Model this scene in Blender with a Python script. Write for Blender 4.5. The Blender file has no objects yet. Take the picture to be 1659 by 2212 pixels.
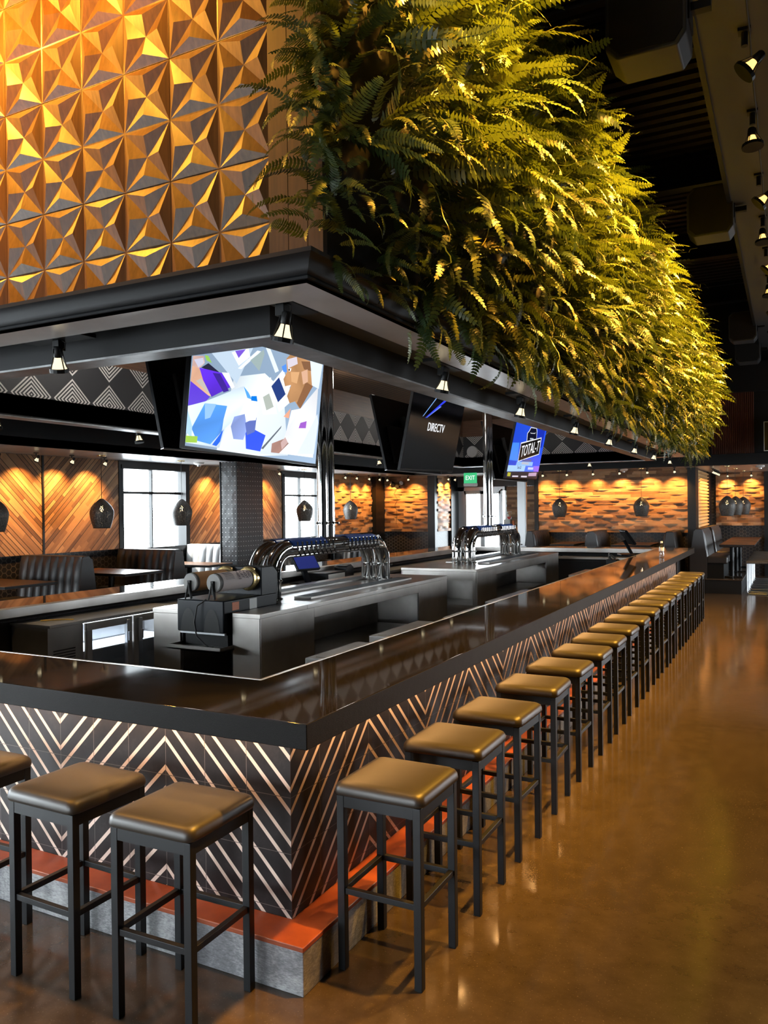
import bpy, math, random
import numpy as np
from mathutils import Matrix, Vector

R = math.radians
S = bpy.context.scene
COL = S.collection
random.seed(7)

# ------------------------------------------------------------------ camera
def make_camera():
    cx, cy, H, yaw, pitch, roll, f = 1.7819, -2.6144, 1.82, -0.4762, -0.0045, -0.0112, 1704.58
    F = Vector((math.sin(yaw) * math.cos(pitch), math.cos(yaw) * math.cos(pitch), math.sin(pitch)))
    Rt = Vector((math.cos(yaw), -math.sin(yaw), 0))
    U = Rt.cross(F)
    R2 = Rt * math.cos(roll) + U * math.sin(roll)
    U2 = -Rt * math.sin(roll) + U * math.cos(roll)
    cd = bpy.data.cameras.new('camera')
    cd.sensor_fit = 'VERTICAL'
    cd.sensor_height = 24.0
    cd.lens = f * 24.0 / 2212.0
    cd.clip_start = 0.05
    cd.clip_end = 200
    co = bpy.data.objects.new('camera', cd)
    M = Matrix((R2, U2, -F)).transposed().to_4x4()
    M.translation = Vector((cx, cy, H))
    co.matrix_world = M
    COL.objects.link(co)
    S.camera = co
make_camera()

# ------------------------------------------------------------------ world, sun, exposure
WORLD = 40.0
w = bpy.data.worlds.new('sky')
S.world = w
w.use_nodes = True
bg = w.node_tree.nodes['Background']
bg.inputs[0].default_value = (0.86, 0.94, 1.0, 1)
wt = w.node_tree.nodes.new('ShaderNodeTexCoord'); wsep = w.node_tree.nodes.new('ShaderNodeSeparateXYZ'); wr = w.node_tree.nodes.new('ShaderNodeMapRange')
wr.inputs['From Min'].default_value = -.06; wr.inputs['From Max'].default_value = .02; wr.inputs['To Min'].default_value = WORLD * .3; wr.inputs['To Max'].default_value = WORLD
w.node_tree.links.new(wt.outputs['Generated'], wsep.inputs[0]); w.node_tree.links.new(wsep.outputs[2], wr.inputs['Value']); w.node_tree.links.new(wr.outputs[0], bg.inputs[1])
sd = bpy.data.lights.new('sun', 'SUN')
sd.energy = 14.0
sd.angle = R(0.6)
sd.color = (1.0, 0.95, 0.86)
so = bpy.data.objects.new('sun', sd)
so.rotation_euler = Vector((0.75, 1.6, -1.1)).to_track_quat('-Z', 'Y').to_euler()
COL.objects.link(so)
S.view_settings.view_transform = 'Standard'
S.view_settings.look = 'None'
S.view_settings.exposure = 0.0
S.view_settings.gamma = 1.0
S.view_settings.use_curve_mapping = False
S.cycles.use_denoising = True
S.cycles.max_bounces = 8
S.cycles.diffuse_bounces = 4
S.cycles.glossy_bounces = 5
S.cycles.transparent_max_bounces = 12
S.cycles.sample_clamp_indirect = 4.0
S.cycles.sample_clamp_direct = 0.0
S.cycles.caustics_reflective = False
S.cycles.caustics_refractive = False
AMBER = (1.0, 0.53, 0.08)
WARM = (1.0, 0.47, 0.11)
P_WELL = 32.0       # added fill lights in the canopy ceiling
# lamp strengths (the lamps themselves are built further down)
P_WALL = 120.0      # small wall-washing track lamps
P_RING = 62.0      # lamps in the canopy channel
P_ROOF = 380.0     # lamps under the right-hand roof beam
P_PANEL = 225.0    # lamps grazing the carved wood front
P_PENDANT = 3.0
P_UNDERBAR = 7.0

def portal(name, loc, sx, sy, d):
    l = bpy.data.lights.new(name, 'AREA')
    l.shape = 'RECTANGLE'
    l.size, l.size_y = sx, sy
    l.cycles.is_portal = True
    o = bpy.data.objects.new(name, l)
    o.location = loc
    o.rotation_euler = Vector(d).to_track_quat('-Z', 'Y').to_euler()
    COL.objects.link(o)

# ------------------------------------------------------------------ node expressions
class X:
    """wraps a shader socket so patterns can be written as arithmetic"""
    def __init__(s, nt, sock): s.nt, s.s = nt, sock
    def _op(s, op, *a):
        n = s.nt.nodes.new('ShaderNodeMath'); n.operation = op
        for i, v in enumerate((s,) + a):
            if isinstance(v, X): s.nt.links.new(v.s, n.inputs[i])
            else: n.inputs[i].default_value = v
        return X(s.nt, n.outputs[0])
    def __add__(s, o): return s._op('ADD', o)
    __radd__ = __add__
    def __sub__(s, o): return s._op('SUBTRACT', o)
    def __rsub__(s, o): return (s * -1.0) + o
    def __mul__(s, o): return s._op('MULTIPLY', o)
    __rmul__ = __mul__
    def __truediv__(s, o): return s._op('DIVIDE', o)
    def lt(s, o): return s._op('LESS_THAN', o)
    def gt(s, o): return s._op('GREATER_THAN', o)
    def pp(s, o): return s._op('PINGPONG', o)
    def fmod(s, o): return s._op('FLOORED_MODULO', o)
    def fr(s): return s._op('FRACT')
    def floor(s): return s._op('FLOOR')
    def abs(s): return s._op('ABSOLUTE')
    def mx(s, o): return s._op('MAXIMUM', o)
    def mn(s, o): return s._op('MINIMUM', o)
    def pw(s, o): return s._op('POWER', o)

class Mat:
    def __init__(s, name, base=(.5, .5, .5), rough=.5, metal=0., spec=.5, **kw):
        s.m = bpy.data.materials.new(name); s.m.use_nodes = True
        s.nt = s.m.node_tree
        s.b = s.nt.nodes['Principled BSDF']
        s.set('Base Color', (*base, 1)); s.set('Roughness', rough); s.set('Metallic', metal)
        s.set('Specular IOR Level', spec)
        for k, v in kw.items(): s.set(k.replace('_', ' '), v)
    def set(s, k, v):
        if isinstance(v, X): s.nt.links.new(v.s, s.b.inputs[k])
        elif hasattr(v, 'is_linked'): s.nt.links.new(v, s.b.inputs[k])
        else: s.b.inputs[k].default_value = v
    def node(s, t, **kw):
        n = s.nt.nodes.new(t)
        for k, v in kw.items(): setattr(n, k, v)
        return n
    def coord(s, kind='Object'):
        n = s.node('ShaderNodeTexCoord'); return n.outputs[kind]
    def xyz(s, vec=None):
        n = s.node('ShaderNodeSeparateXYZ'); s.nt.links.new(vec or s.coord(), n.inputs[0])
        return [X(s.nt, o) for o in n.outputs]
    def normal(s):
        g = s.node('ShaderNodeNewGeometry'); n = s.node('ShaderNodeSeparateXYZ')
        s.nt.links.new(g.outputs['True Normal'], n.inputs[0]); return [X(s.nt, o) for o in n.outputs]
    def vec(s, a, b, c=0.):
        n = s.node('ShaderNodeCombineXYZ')
        for i, v in enumerate((a, b, c)):
            if isinstance(v, X): s.nt.links.new(v.s, n.inputs[i])
            else: n.inputs[i].default_value = v
        return n.outputs[0]
    def noise(s, scale, detail=3., rough=.55, vec=None, dim='3D', distortion=0.):
        n = s.node('ShaderNodeTexNoise'); n.inputs['Scale'].default_value = scale
        n.inputs['Detail'].default_value = detail; n.inputs['Roughness'].default_value = rough
        n.inputs['Distortion'].default_value = distortion
        s.nt.links.new(vec or s.coord(), n.inputs['Vector']); return X(s.nt, n.outputs[0])
    def voro(s, scale, vec=None, feature='F1', out='Distance', rnd=1.):
        n = s.node('ShaderNodeTexVoronoi'); n.feature = feature; n.inputs['Scale'].default_value = scale
        n.inputs['Randomness'].default_value = rnd
        s.nt.links.new(vec or s.coord(), n.inputs['Vector']); return X(s.nt, n.outputs[out])
    def scale(s, sx, sy, sz, vec=None, rot=(0, 0, 0)):
        n = s.node('ShaderNodeMapping'); n.inputs['Scale'].default_value = (sx, sy, sz)
        n.inputs['Rotation'].default_value = rot
        s.nt.links.new(vec or s.coord(), n.inputs['Vector']); return n.outputs[0]
    def ramp(s, f, stops):
        n = s.node('ShaderNodeValToRGB'); s.nt.links.new(f.s, n.inputs[0])
        e = n.color_ramp.elements
        while len(e) < len(stops): e.new(.5)
        for el, (p, c) in zip(e, stops): el.position = p; el.color = (*c, 1)
        return n.outputs[0]
    def mix(s, f, a, b):
        n = s.node('ShaderNodeMix', data_type='RGBA')
        if isinstance(f, X): s.nt.links.new(f.s, n.inputs[0])
        else: n.inputs[0].default_value = f
        for i, v in ((6, a), (7, b)):
            if hasattr(v, 'is_linked'): s.nt.links.new(v, n.inputs[i])
            else: n.inputs[i].default_value = (*v, 1)
        return n.outputs[2]
    def bump(s, h, strength=.3, dist=.01):
        n = s.node('ShaderNodeBump'); n.inputs['Strength'].default_value = strength
        n.inputs['Distance'].default_value = dist
        s.nt.links.new(h.s, n.inputs['Height']); s.nt.links.new(n.outputs[0], s.b.inputs['Normal'])
    def emit(s, col, st):
        s.set('Emission Color', col if hasattr(col, 'is_linked') else (*col, 1)); s.set('Emission Strength', st)

MT = {}
def simple(n, base, rough=.5, metal=0., **k):
    MT[n] = Mat(n, base, rough, metal, **k).m
def materials():
    simple('black_metal', (.006, .007, .008), .42, spec=.3)
    simple('black_matte', (.008, .008, .008), .8)
    simple('black_paint', (.009, .0095, .011), .5, spec=.3)
    simple('black_plastic', (.005, .006, .008), .34, spec=.16)
    simple('dark_grey', (.05, .052, .055), .55)
    simple('white_plastic', (.75, .74, .7), .4)
    simple('chrome', (.75, .75, .74), .06, 1.)
    simple('brass', (.75, .55, .25), .25, 1.)
    simple('aluminium', (.55, .56, .57), .35, 1.)
    simple('dull_steel', (.16, .155, .145), .5, spec=.2)
    simple('pink_paper', (.7, .6, .57), .7)
    simple('blue_film', (.02, .09, .4), .3)
    simple('blue_plastic', (.03, .05, .35), .3)
    simple('rubber', (.01, .01, .01), .7)
    simple('red_paint', (.6, .02, .02), .5)
    simple('orange_sticker', (.8, .2, .05), .5)
    simple('kraft_paper', (.55, .3, .12), .7)
    simple('ink', (.12, .09, .1), .7)
    simple('screen_off', (.004, .004, .005), .12)
    simple('table_wood', (.2, .085, .035), .3)
    simple('yellow_cord', (.7, .4, .03), .5)
    # -- stainless steel, brushed
    m = Mat('stainless', (.46, .45, .43), .25, .88)
    n = m.noise(3., 2., vec=m.scale(1, 1, 40)); m.set('Roughness', n * .12 + .26)
    n2 = m.noise(2.3, 3.); m.set('Base Color', m.ramp(n2, [(.3, (.35, .325, .3)), (.7, (.5, .48, .455))]))
    m.bump(n2, .06, .02); MT['stainless'] = m.m
    m = Mat('galvanised', (.4, .41, .41), .35, .75)
    n = m.noise(5., 5., .65); m.set('Base Color', m.ramp(n, [(.3, (.22, .22, .22)), (.7, (.5, .51, .52))]))
    m.set('Roughness', n * .3 + .25); MT['galvanised'] = m.m
    # -- polished concrete floor
    m = Mat('polished_concrete', rough=.14, spec=.5)
    a = m.noise(.55, 5., .6); b = m.noise(9., 6., .7); c = m.noise(120., 2.)
    col = m.ramp(a * .55 + b * .45, [(.3, (.036, .026, .018)), (.5, (.06, .043, .03)), (.72, (.092, .066, .045))])
    m.set('Base Color', m.mix(c.gt(.68) * .5, col, (.17, .13, .09)))
    x, y, z = m.xyz()
    m.set('Roughness', b * .12 + a * .08 + .02)
    m.bump(a + b * .12, .05, .02); MT['floor'] = m.m
    # -- black granite bar top
    m = Mat('black_granite', rough=.09, spec=.9)
    v = m.noise(330., 2., .7); w2 = m.noise(14., 4.)
    m.set('Base Color', m.mix(v.gt(.66) * .5, (.008, .007, .0065), (.05, .042, .034)))
    nx, ny, nz = m.normal()
    side = nz.abs().lt(.5)
    m.set('Roughness', side * .42 + .03 + w2 * .03); m.set('Specular IOR Level', side * -.84 + .9)
    m.bump(v * side + w2 * side, .25, .004); MT['granite'] = m.m
    # -- zig-zag tile
    m = Mat('zigzag_tile', rough=.42, spec=.2)
    x, y, z = m.xyz(); nx, ny, nz = m.normal()
    h = x * ny.abs().gt(.5) + y * nx.abs().gt(.5)
    d = h.pp(.654)
    c = (z - d - .0375).fmod(.217)
    st = c.lt(.023).mx(c.gt(.126) * c.lt(.149))
    cl = m.noise(7., 5., .65)
    base = m.ramp(cl, [(.25, (.009, .007, .0075)), (.55, (.017, .014, .0145)), (.8, (.04, .034, .034))])
    col = m.mix(st, base, (.62, .5, .43))
    gr = h.fmod(.218).lt(.0028).mx((z - .893).fmod(.2255).lt(.0028))
    m.set('Base Color', m.mix(gr, col, (.1, .085, .08)))
    m.bump(gr * -1. + cl * .1, .4, .003); MT['zigzag'] = m.m
    # -- rendered concrete of the step
    m = Mat('step_render', rough=.5)
    n = m.noise(4., 8., .75, distortion=.6); f = m.noise(60., 3., vec=m.scale(1, 1, 4))
    m.set('Base Color', m.ramp(n * .7 + f * .3, [(.3, (.04, .041, .044)), (.48, (.16, .16, .168)), (.66, (.42, .42, .42))]))
    m.bump(n, .3, .01); MT['step_render'] = m.m
    m = Mat('terracotta', rough=.38)
    n = m.noise(5., 5., .6); m.set('Base Color', m.ramp(n, [(.3, (.17, .035, .014)), (.7, (.32, .075, .027))]))
    MT['terracotta'] = m.m
    m = Mat('vinyl', (.027, .023, .018), .43)
    n = m.noise(260., 2.); m.bump(n, .08, .001); MT['vinyl'] = m.m
    m = Mat('booth_vinyl', (.028, .026, .026), .4); MT['booth_vinyl'] = m.m
    m = Mat('sun_painted_vinyl_and_rim', (.5, .5, .5), .4); MT['sun_painted_vinyl_and_rim'] = m.m  # black bench with sunlight put into its colour; also a pale speaker rim
    # -- carved oak
    m = Mat('carved_wood', rough=.38)
    g = m.noise(3.2, 5., .6, vec=m.scale(14, 14, .8), distortion=.4); g2 = m.noise(1.1, 2.)
    m.set('Base Color', m.ramp(g * .75 + g2 * .25, [(.28, (.07, .03, .008)), (.5, (.14, .064, .017)), (.75, (.22, .105, .03))]))
    m.bump(g, .15, .004); MT['carved'] = m.m
    m = Mat('cedar_board', rough=.5)
    g = m.noise(3., 5., .6, vec=m.scale(10, 10, .7), distortion=1.2)
    m.set('Base Color', m.ramp(g, [(.3, (.022, .010, .005)), (.7, (.07, .032, .014))])); MT['cedar'] = m.m
    # -- horizontal reclaimed planks (relief is modelled)
    m = Mat('plank_wood', rough=.55)
    x, y, z = m.xyz()
    row = (z / .065).floor(); along = x + y
    seg = ((along + row * .37) / .5).floor()
    wn = m.node('ShaderNodeTexWhiteNoise', noise_dimensions='2D')
    m.nt.links.new(m.vec(row, seg), wn.inputs['Vector'])
    rnd = X(m.nt, wn.outputs['Value'])
    g = m.noise(3., 4., .6, vec=m.scale(4, 4, 60))
    m.set('Base Color', m.ramp(rnd * .55 + g * .45, [(.2, (.1, .045, .02)), (.5, (.32, .165, .07)), (.8, (.5, .3, .15))]))
    m.bump(g, .2, .003); MT['plank'] = m.m
    # -- chevron planks
    def chev(name, sg):
        m = Mat(name, rough=.55)
        x, y, z = m.xyz()
        u = (y + z * sg) * .7071; v = (y * -sg + z) * .7071
        row = (v / .058).floor()
        wn0 = m.node('ShaderNodeTexWhiteNoise', noise_dimensions='1D'); m.nt.links.new(row.s, wn0.inputs['W'])
        off = X(m.nt, wn0.outputs['Value'])
        seg = (u / .55 + off * 3.).floor()
        wn = m.node('ShaderNodeTexWhiteNoise', noise_dimensions='2D'); m.nt.links.new(m.vec(row, seg), wn.inputs['Vector'])
        rnd = X(m.nt, wn.outputs['Value'])
        g = m.noise(3., 4., .6, vec=m.vec(u * 4., v * 60., 0.))
        gap = (v / .058).fr()
        edge = gap.lt(.16) * off.gt(.35)
        col = m.ramp(rnd * .6 + g * .4, [(.18, (.11, .055, .026)), (.5, (.29, .15, .065)), (.82, (.46, .27, .13))])
        m.set('Base Color', m.mix(edge, col, (.02, .01, .006)))
        m.bump(rnd * 1. + gap * -.6 + g * .08, .7, .02); MT[name] = m.m
    chev('chevron_rising', 1.); chev('chevron_falling', -1.)
    # -- honeycomb upholstery wainscot
    m = Mat('honeycomb', rough=.45)
    x, y, z = m.xyz(); s_ = .085
    px = (x + y) / s_; pz = z / s_
    def hexd(ox, oz):
        a = ((px + ox).fmod(1.732) - .866).abs(); b = ((pz + oz).fmod(1.) - .5).abs()
        return (b * .5 + a * .866).mx(b)
    hd = hexd(0., 0.).mn(hexd(.866, .5))
    ln = hd.gt(.43)
    m.set('Base Color', m.mix(ln, (.012, .012, .013), (.07, .062, .055)))
    m.bump(ln, .5, .006); MT['honeycomb'] = m.m
    # -- concentric diamonds
    m = Mat('diamond_pattern', rough=.6)
    x, y, z = m.xyz(); nx, ny, nz = m.normal()
    h = (x + 1.82) * ny.abs().gt(.5) + (y - 2.61) * nx.abs().gt(.5)
    t = h.pp(.2065) / .2065 + (z - 2.951).pp(.1965) / .1965
    ring = (t * 5.6 + .25).fr().lt(.5) * t.lt(.985)
    m.set('Base Color', m.mix(ring, (.016, .017, .02), (.55, .53, .51))); MT['diamond'] = m.m
    m = Mat('slat_ceiling', rough=.5)
    x, y, z = m.xyz()
    sl = (x / .075).fr().lt(.3); g = m.noise(3., 3., vec=m.scale(20, 1, 1))
    m.set('Base Color', m.mix(sl, m.ramp(g, [(.3, (.16, .09, .05)), (.7, (.28, .17, .1))]), (.01, .008, .006))); MT['slats'] = m.m
    m = Mat('frieze_wood', rough=.5)
    g = m.noise(3., 4., vec=m.scale(1, 1, 25), distortion=.5)
    m.set('Base Color', m.ramp(g, [(.3, (.07, .03, .015)), (.7, (.16, .075, .035))])); MT['frieze'] = m.m
    # -- pressed black panel with studs
    m = Mat('pressed_black', rough=.33, spec=.6)
    x, y, z = m.xyz(); h = x + y
    a = h.pp(.035); b = z.pp(.04)
    dot = (a * a + b * b).lt(.00004)
    v = m.voro(7., rnd=1.)
    m.set('Base Color', m.mix(dot, (.016, .018, .02), (.7, .72, .72)))
    m.bump(v, .35, .012); MT['pressed'] = m.m
    m = Mat('corrugated_red', rough=.5)
    m.set('Base Color', m.ramp(m.noise(2., 3.), [(.3, (.09, .028, .016)), (.7, (.16, .05, .026))])); MT['corrugated'] = m.m
    m = Mat('roof_deck', (.02, .014, .01), .6); MT['deck'] = m.m
    m = Mat('bounce_floor', (.34, .31, .28), .45); MT['bounce_floor'] = m.m  # light tone picked to throw light upward
    m = Mat('soffit_paint', rough=.24, spec=1.)
    n = m.noise(3., 4., vec=m.scale(1, 1, 1)); m.set('Base Color', m.ramp(n, [(.3, (.62, .62, .62)), (.7, (.74, .74, .74))]))
    MT['soffit'] = m.m
    m = Mat('gold_relief', (.55, .36, .17), .4, .2); MT['gold_relief'] = m.m
    m = Mat('woven', rough=.55)
    x, y, z = m.xyz(); wv = ((x + y * .3) / .018).fr().lt(.5)
    m.set('Base Color', m.mix(wv, (.012, .011, .01), (.16, .13, .1))); m.bump(wv, .5, .004); MT['woven'] = m.m
    # -- pendant shades: fine dark mesh
    m = Mat('pendant_mesh', rough=.5)
    n = m.noise(90., 2., vec=m.scale(2.2, 2.2, .35)); m.set('Base Color', m.ramp(n, [(.4, (.012, .012, .012)), (.65, (.11, .1, .09))]))
    m.set('Alpha', n.lt(.66) * 1.); MT['pendant_mesh'] = m.m
    # -- fern
    m = Mat('fern_leaf', rough=.38, spec=.45)
    g = m.node('ShaderNodeAttribute', attribute_name='tone'); rnd = X(m.nt, g.outputs['Fac'])
    n = m.noise(2.2, 2.)
    m.set('Base Color', m.ramp(rnd * .65 + n * .35, [(.1, (.022, .05, .02)), (.45, (.055, .09, .026)), (.75, (.12, .135, .03)), (.95, (.22, .15, .04))]))
    m.set('Subsurface Weight', 0.0); m.set('Transmission Weight', 0.0)
    tr = m.node('ShaderNodeBsdfTranslucent'); tr.inputs[0].default_value = (.11, .16, .02, 1)
    mx = m.node('ShaderNodeMixShader'); mx.inputs[0].default_value = .18
    out = m.nt.nodes['Material Output']
    m.nt.links.new(m.b.outputs[0], mx.inputs[1]); m.nt.links.new(tr.outputs[0], mx.inputs[2]); m.nt.links.new(mx.outputs[0], out.inputs[0])
    MT['fern'] = m.m
    # -- glass
    def glass(name, tint, refl):
        m = Mat(name); nt = m.nt; nt.nodes.remove(m.b)
        t = nt.nodes.new('ShaderNodeBsdfTransparent'); t.inputs[0].default_value = (*tint, 1)
        g = nt.nodes.new('ShaderNodeBsdfGlossy'); g.inputs['Roughness'].default_value = .02
        lw = nt.nodes.new('ShaderNodeLayerWeight'); lw.inputs[0].default_value = .5
        fx = X(nt, lw.outputs['Facing']).pw(5.) * .9 + refl
        x = nt.nodes.new('ShaderNodeMixShader')
        nt.links.new(fx.s, x.inputs[0]); nt.links.new(t.outputs[0], x.inputs[1]); nt.links.new(g.outputs[0], x.inputs[2])
        nt.links.new(x.outputs[0], nt.nodes['Material Output'].inputs[0]); MT[name] = m.m
    glass('window_glass', (.97, .98, .98), .03); glass('door_glass', (.9, .93, .96), .06)
    glass('bottle_plastic', (.85, .9, .92), .07)
    # -- light givers
    def glow(name, col, st):
        m = Mat(name, (.02, .02, .02), .4); m.emit(col, st); MT[name] = m.m
    glow('bulb', (1, .74, .38), 26.); glow('lamp_lens', (1, .8, .48), 14.); glow('roof_lens', (1, .55, .16), 60.)
    glow('reflector', (1, .82, .5), 1.6); glow('roof_glow', (1, .5, .12), 3.)
    glow('fill_glow', (1, .96, .9), 1.1); glow('exit_green', (.06, .8, .3), .7); glow('fridge_led', (.75, .85, 1), 9.); glow('text_white', (.95, .97, 1), 1.2)
    m = Mat('screen_picture', (.01, .01, .01), .3, spec=.08)
    a = m.node('ShaderNodeAttribute', attribute_name='Col'); m.emit(a.outputs['Color'], 1.15); MT['picture'] = m.m
materials()

# ------------------------------------------------------------------ mesh building
class MB:
    """collects shapes (minus an offset) and links them as ONE mesh object"""
    def __init__(s, off=(0, 0, 0)): s.v, s.f, s.o = [], [], off
    def add(s, vs, fs):
        b = len(s.v); ox, oy, oz = s.o
        s.v += [(x - ox, y - oy, z - oz) for x, y, z in vs]
        s.f += [tuple(i + b for i in f) for f in fs]; return s
    def box(s, x0, x1, y0, y1, z0, z1):
        x0, x1 = min(x0, x1), max(x0, x1); y0, y1 = min(y0, y1), max(y0, y1); z0, z1 = min(z0, z1), max(z0, z1)
        return s.add([(x0, y0, z0), (x1, y0, z0), (x1, y1, z0), (x0, y1, z0), (x0, y0, z1), (x1, y0, z1), (x1, y1, z1), (x0, y1, z1)],
                     [(3, 2, 1, 0), (4, 5, 6, 7), (0, 1, 5, 4), (1, 2, 6, 5), (2, 3, 7, 6), (3, 0, 4, 7)])
    def obox(s, M, hx, hy, hz):
        c = [M @ Vector((a * hx, b * hy, d * hz)) for d in (-1, 1) for a, b in ((-1, -1), (1, -1), (1, 1), (-1, 1))]
        return s.add([tuple(p) for p in c], [(3, 2, 1, 0), (4, 5, 6, 7), (0, 1, 5, 4), (1, 2, 6, 5), (2, 3, 7, 6), (3, 0, 4, 7)])
    def prism(s, poly, axis, a, b):
        """2D outline (counter-clockwise) pushed along an axis from a to b"""
        def P(p, t): return {'x': (t, p[0], p[1]), 'y': (p[0], t, p[1]), 'z': (p[0], p[1], t)}[axis]
        n = len(poly); vs = [P(p, a) for p in poly] + [P(p, b) for p in poly]
        fs = [(i, (i + 1) % n, n + (i + 1) % n, n + i) for i in range(n)] + [tuple(range(n))[::-1], tuple(range(n, 2 * n))]
        return s.add(vs, fs)
    def tube(s, path, r, n=12, cap=True):
        P = [Vector(p) for p in path]; rr = r if isinstance(r, (list, tuple)) else [r] * len(P)
        t0 = (P[1] - P[0]).normalized(); u = t0.orthogonal().normalized(); vs, fs = [], []
        for i, p in enumerate(P):
            t = ((P[min(i + 1, len(P) - 1)] - P[max(i - 1, 0)])).normalized()
            u = (u - t * u.dot(t)).normalized(); w_ = t.cross(u)
            for k in range(n):
                a = 2 * math.pi * k / n; q = p + (u * math.cos(a) + w_ * math.sin(a)) * rr[i]; vs.append(tuple(q))
        for i in range(len(P) - 1):
            for k in range(n): fs.append((i * n + k, i * n + (k + 1) % n, (i + 1) * n + (k + 1) % n, (i + 1) * n + k))
        if cap: fs += [tuple(range(n))[::-1], tuple(range((len(P) - 1) * n, len(P) * n))]
        return s.add(vs, fs)
    def cyl(s, p0, p1, r, r1=None, n=16): return s.tube([p0, p1], [r, r if r1 is None else r1], n)
    def lathe(s, prof, c=(0, 0, 0), n=24, M=None):
        """profile of (radius, height) spun round the z axis"""
        vs, fs = [], []
        for r, z in prof:
            for k in range(n):
                a = 2 * math.pi * k / n; p = Vector((r * math.cos(a), r * math.sin(a), z))
                if M: p = M @ p
                vs.append((p.x + c[0], p.y + c[1], p.z + c[2]))
        for i in range(len(prof) - 1):
            for k in range(n): fs.append((i * n + k, i * n + (k + 1) % n, (i + 1) * n + (k + 1) % n, (i + 1) * n + k))
        fs += [tuple(range(n))[::-1], tuple(range((len(prof) - 1) * n, len(prof) * n))]
        return s.add(vs, fs)
    def ring(s, x0, x1, y0, y1, ix0, ix1, iy0, iy1, z0, z1):
        o = [(x0, y0), (x1, y0), (x1, y1), (x0, y1)]; i = [(ix0, iy0), (ix1, iy0), (ix1, iy1), (ix0, iy1)]
        vs = [(x, y, z0) for x, y in o + i] + [(x, y, z1) for x, y in o + i]; fs = []
        for k in range(4):
            j = (k + 1) % 4
            fs += [(k, j, 8 + j, 8 + k), (4 + j, 4 + k, 12 + k, 12 + j), (8 + k, 8 + j, 12 + j, 12 + k), (j, k, 4 + k, 4 + j)]
        return s.add(vs, fs)
    def build(s, name, mat, parent=None, smooth=False, bevel=0., seg=2, angle=40):
        me = bpy.data.meshes.new(name); me.from_pydata(s.v, [], s.f); me.update()
        me.materials.append(MT[mat])
        o = bpy.data.objects.new(name, me); COL.objects.link(o)
        if smooth:
            me.polygons.foreach_set('use_smooth', [True] * len(me.polygons))
            me.set_sharp_from_angle(angle=R(angle))
        if bevel:
            b = o.modifiers.new('edge', 'BEVEL'); b.width = bevel; b.segments = seg; b.limit_method = 'ANGLE'; b.angle_limit = R(35)
            if not smooth:
                me.polygons.foreach_set('use_smooth', [True] * len(me.polygons)); b.harden_normals = True
        if parent: o.parent = parent
        return o

def tag(o, label, cat, group=None, kind=None):
    o['label'] = label; o['category'] = cat
    if group: o['group'] = group
    if kind: o['kind'] = kind
    return o
def thing(name, loc, label, cat, group=None, rz=0.):
    o = bpy.data.objects.new(name, None); COL.objects.link(o); o.empty_display_size = .1
    o.location = loc; o.rotation_euler = (0, 0, rz); return tag(o, label, cat, group)
def struct(mb, name, mat, label=None, **k):
    o = mb.build(name, mat, **k); o['kind'] = 'structure'
    if label: o['label'] = label; o['category'] = name.split('_')[0]
    return o
def copy_tree(o, loc=None, rz=None, label=None, parent=None):
    c = o.copy(); COL.objects.link(c)
    if parent: c.parent = parent
    for ch in list(o.children): copy_tree(ch, parent=c)
    if loc is not None: c.location = loc
    if rz is not None: c.rotation_euler = (0, 0, rz)
    if label: c['label'] = label
    return c
def text_mesh(txt, name, mat, M, size, parent=None, depth=.0005, sx=1., shear=0.):
    cu = bpy.data.curves.new(name, 'FONT'); cu.body = txt; cu.size = size; cu.align_x = 'CENTER'; cu.align_y = 'CENTER'
    cu.extrude = depth; cu.shear = shear; cu.resolution_u = 3
    t = bpy.data.objects.new(name, cu); COL.objects.link(t)
    bpy.context.view_layer.update()
    me = bpy.data.meshes.new_from_object(t.evaluated_get(bpy.context.evaluated_depsgraph_get()))
    bpy.data.objects.remove(t); me.name = name
    me.transform(M @ Matrix.Diagonal((sx, 1, 1, 1)))
    me.materials.clear(); me.materials.append(MT[mat])
    o = bpy.data.objects.new(name, me); COL.objects.link(o)
    if parent: o.parent = parent
    return o
def spot(name, parent, loc, d, power, col, cone, blend=.8, size=.02):
    l = bpy.data.lights.new(name, 'SPOT'); l.energy = power; l.color = col; l.spot_size = R(cone); l.spot_blend = blend
    l.shadow_soft_size = size
    o = bpy.data.objects.new(name, l); COL.objects.link(o); o.location = loc
    o.rotation_euler = Vector(d).to_track_quat('-Z', 'Y').to_euler(); o.parent = parent; return o
def point(name, parent, loc, power, col, size=.03):
    l = bpy.data.lights.new(name, 'POINT'); l.energy = power; l.color = col; l.shadow_soft_size = size
    o = bpy.data.objects.new(name, l); COL.objects.link(o); o.location = loc; o.parent = parent; return o
ORD = 'first second third fourth fifth sixth seventh eighth ninth tenth eleventh twelfth thirteenth fourteenth fifteenth sixteenth seventeenth eighteenth nineteenth twentieth'.split()
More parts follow.
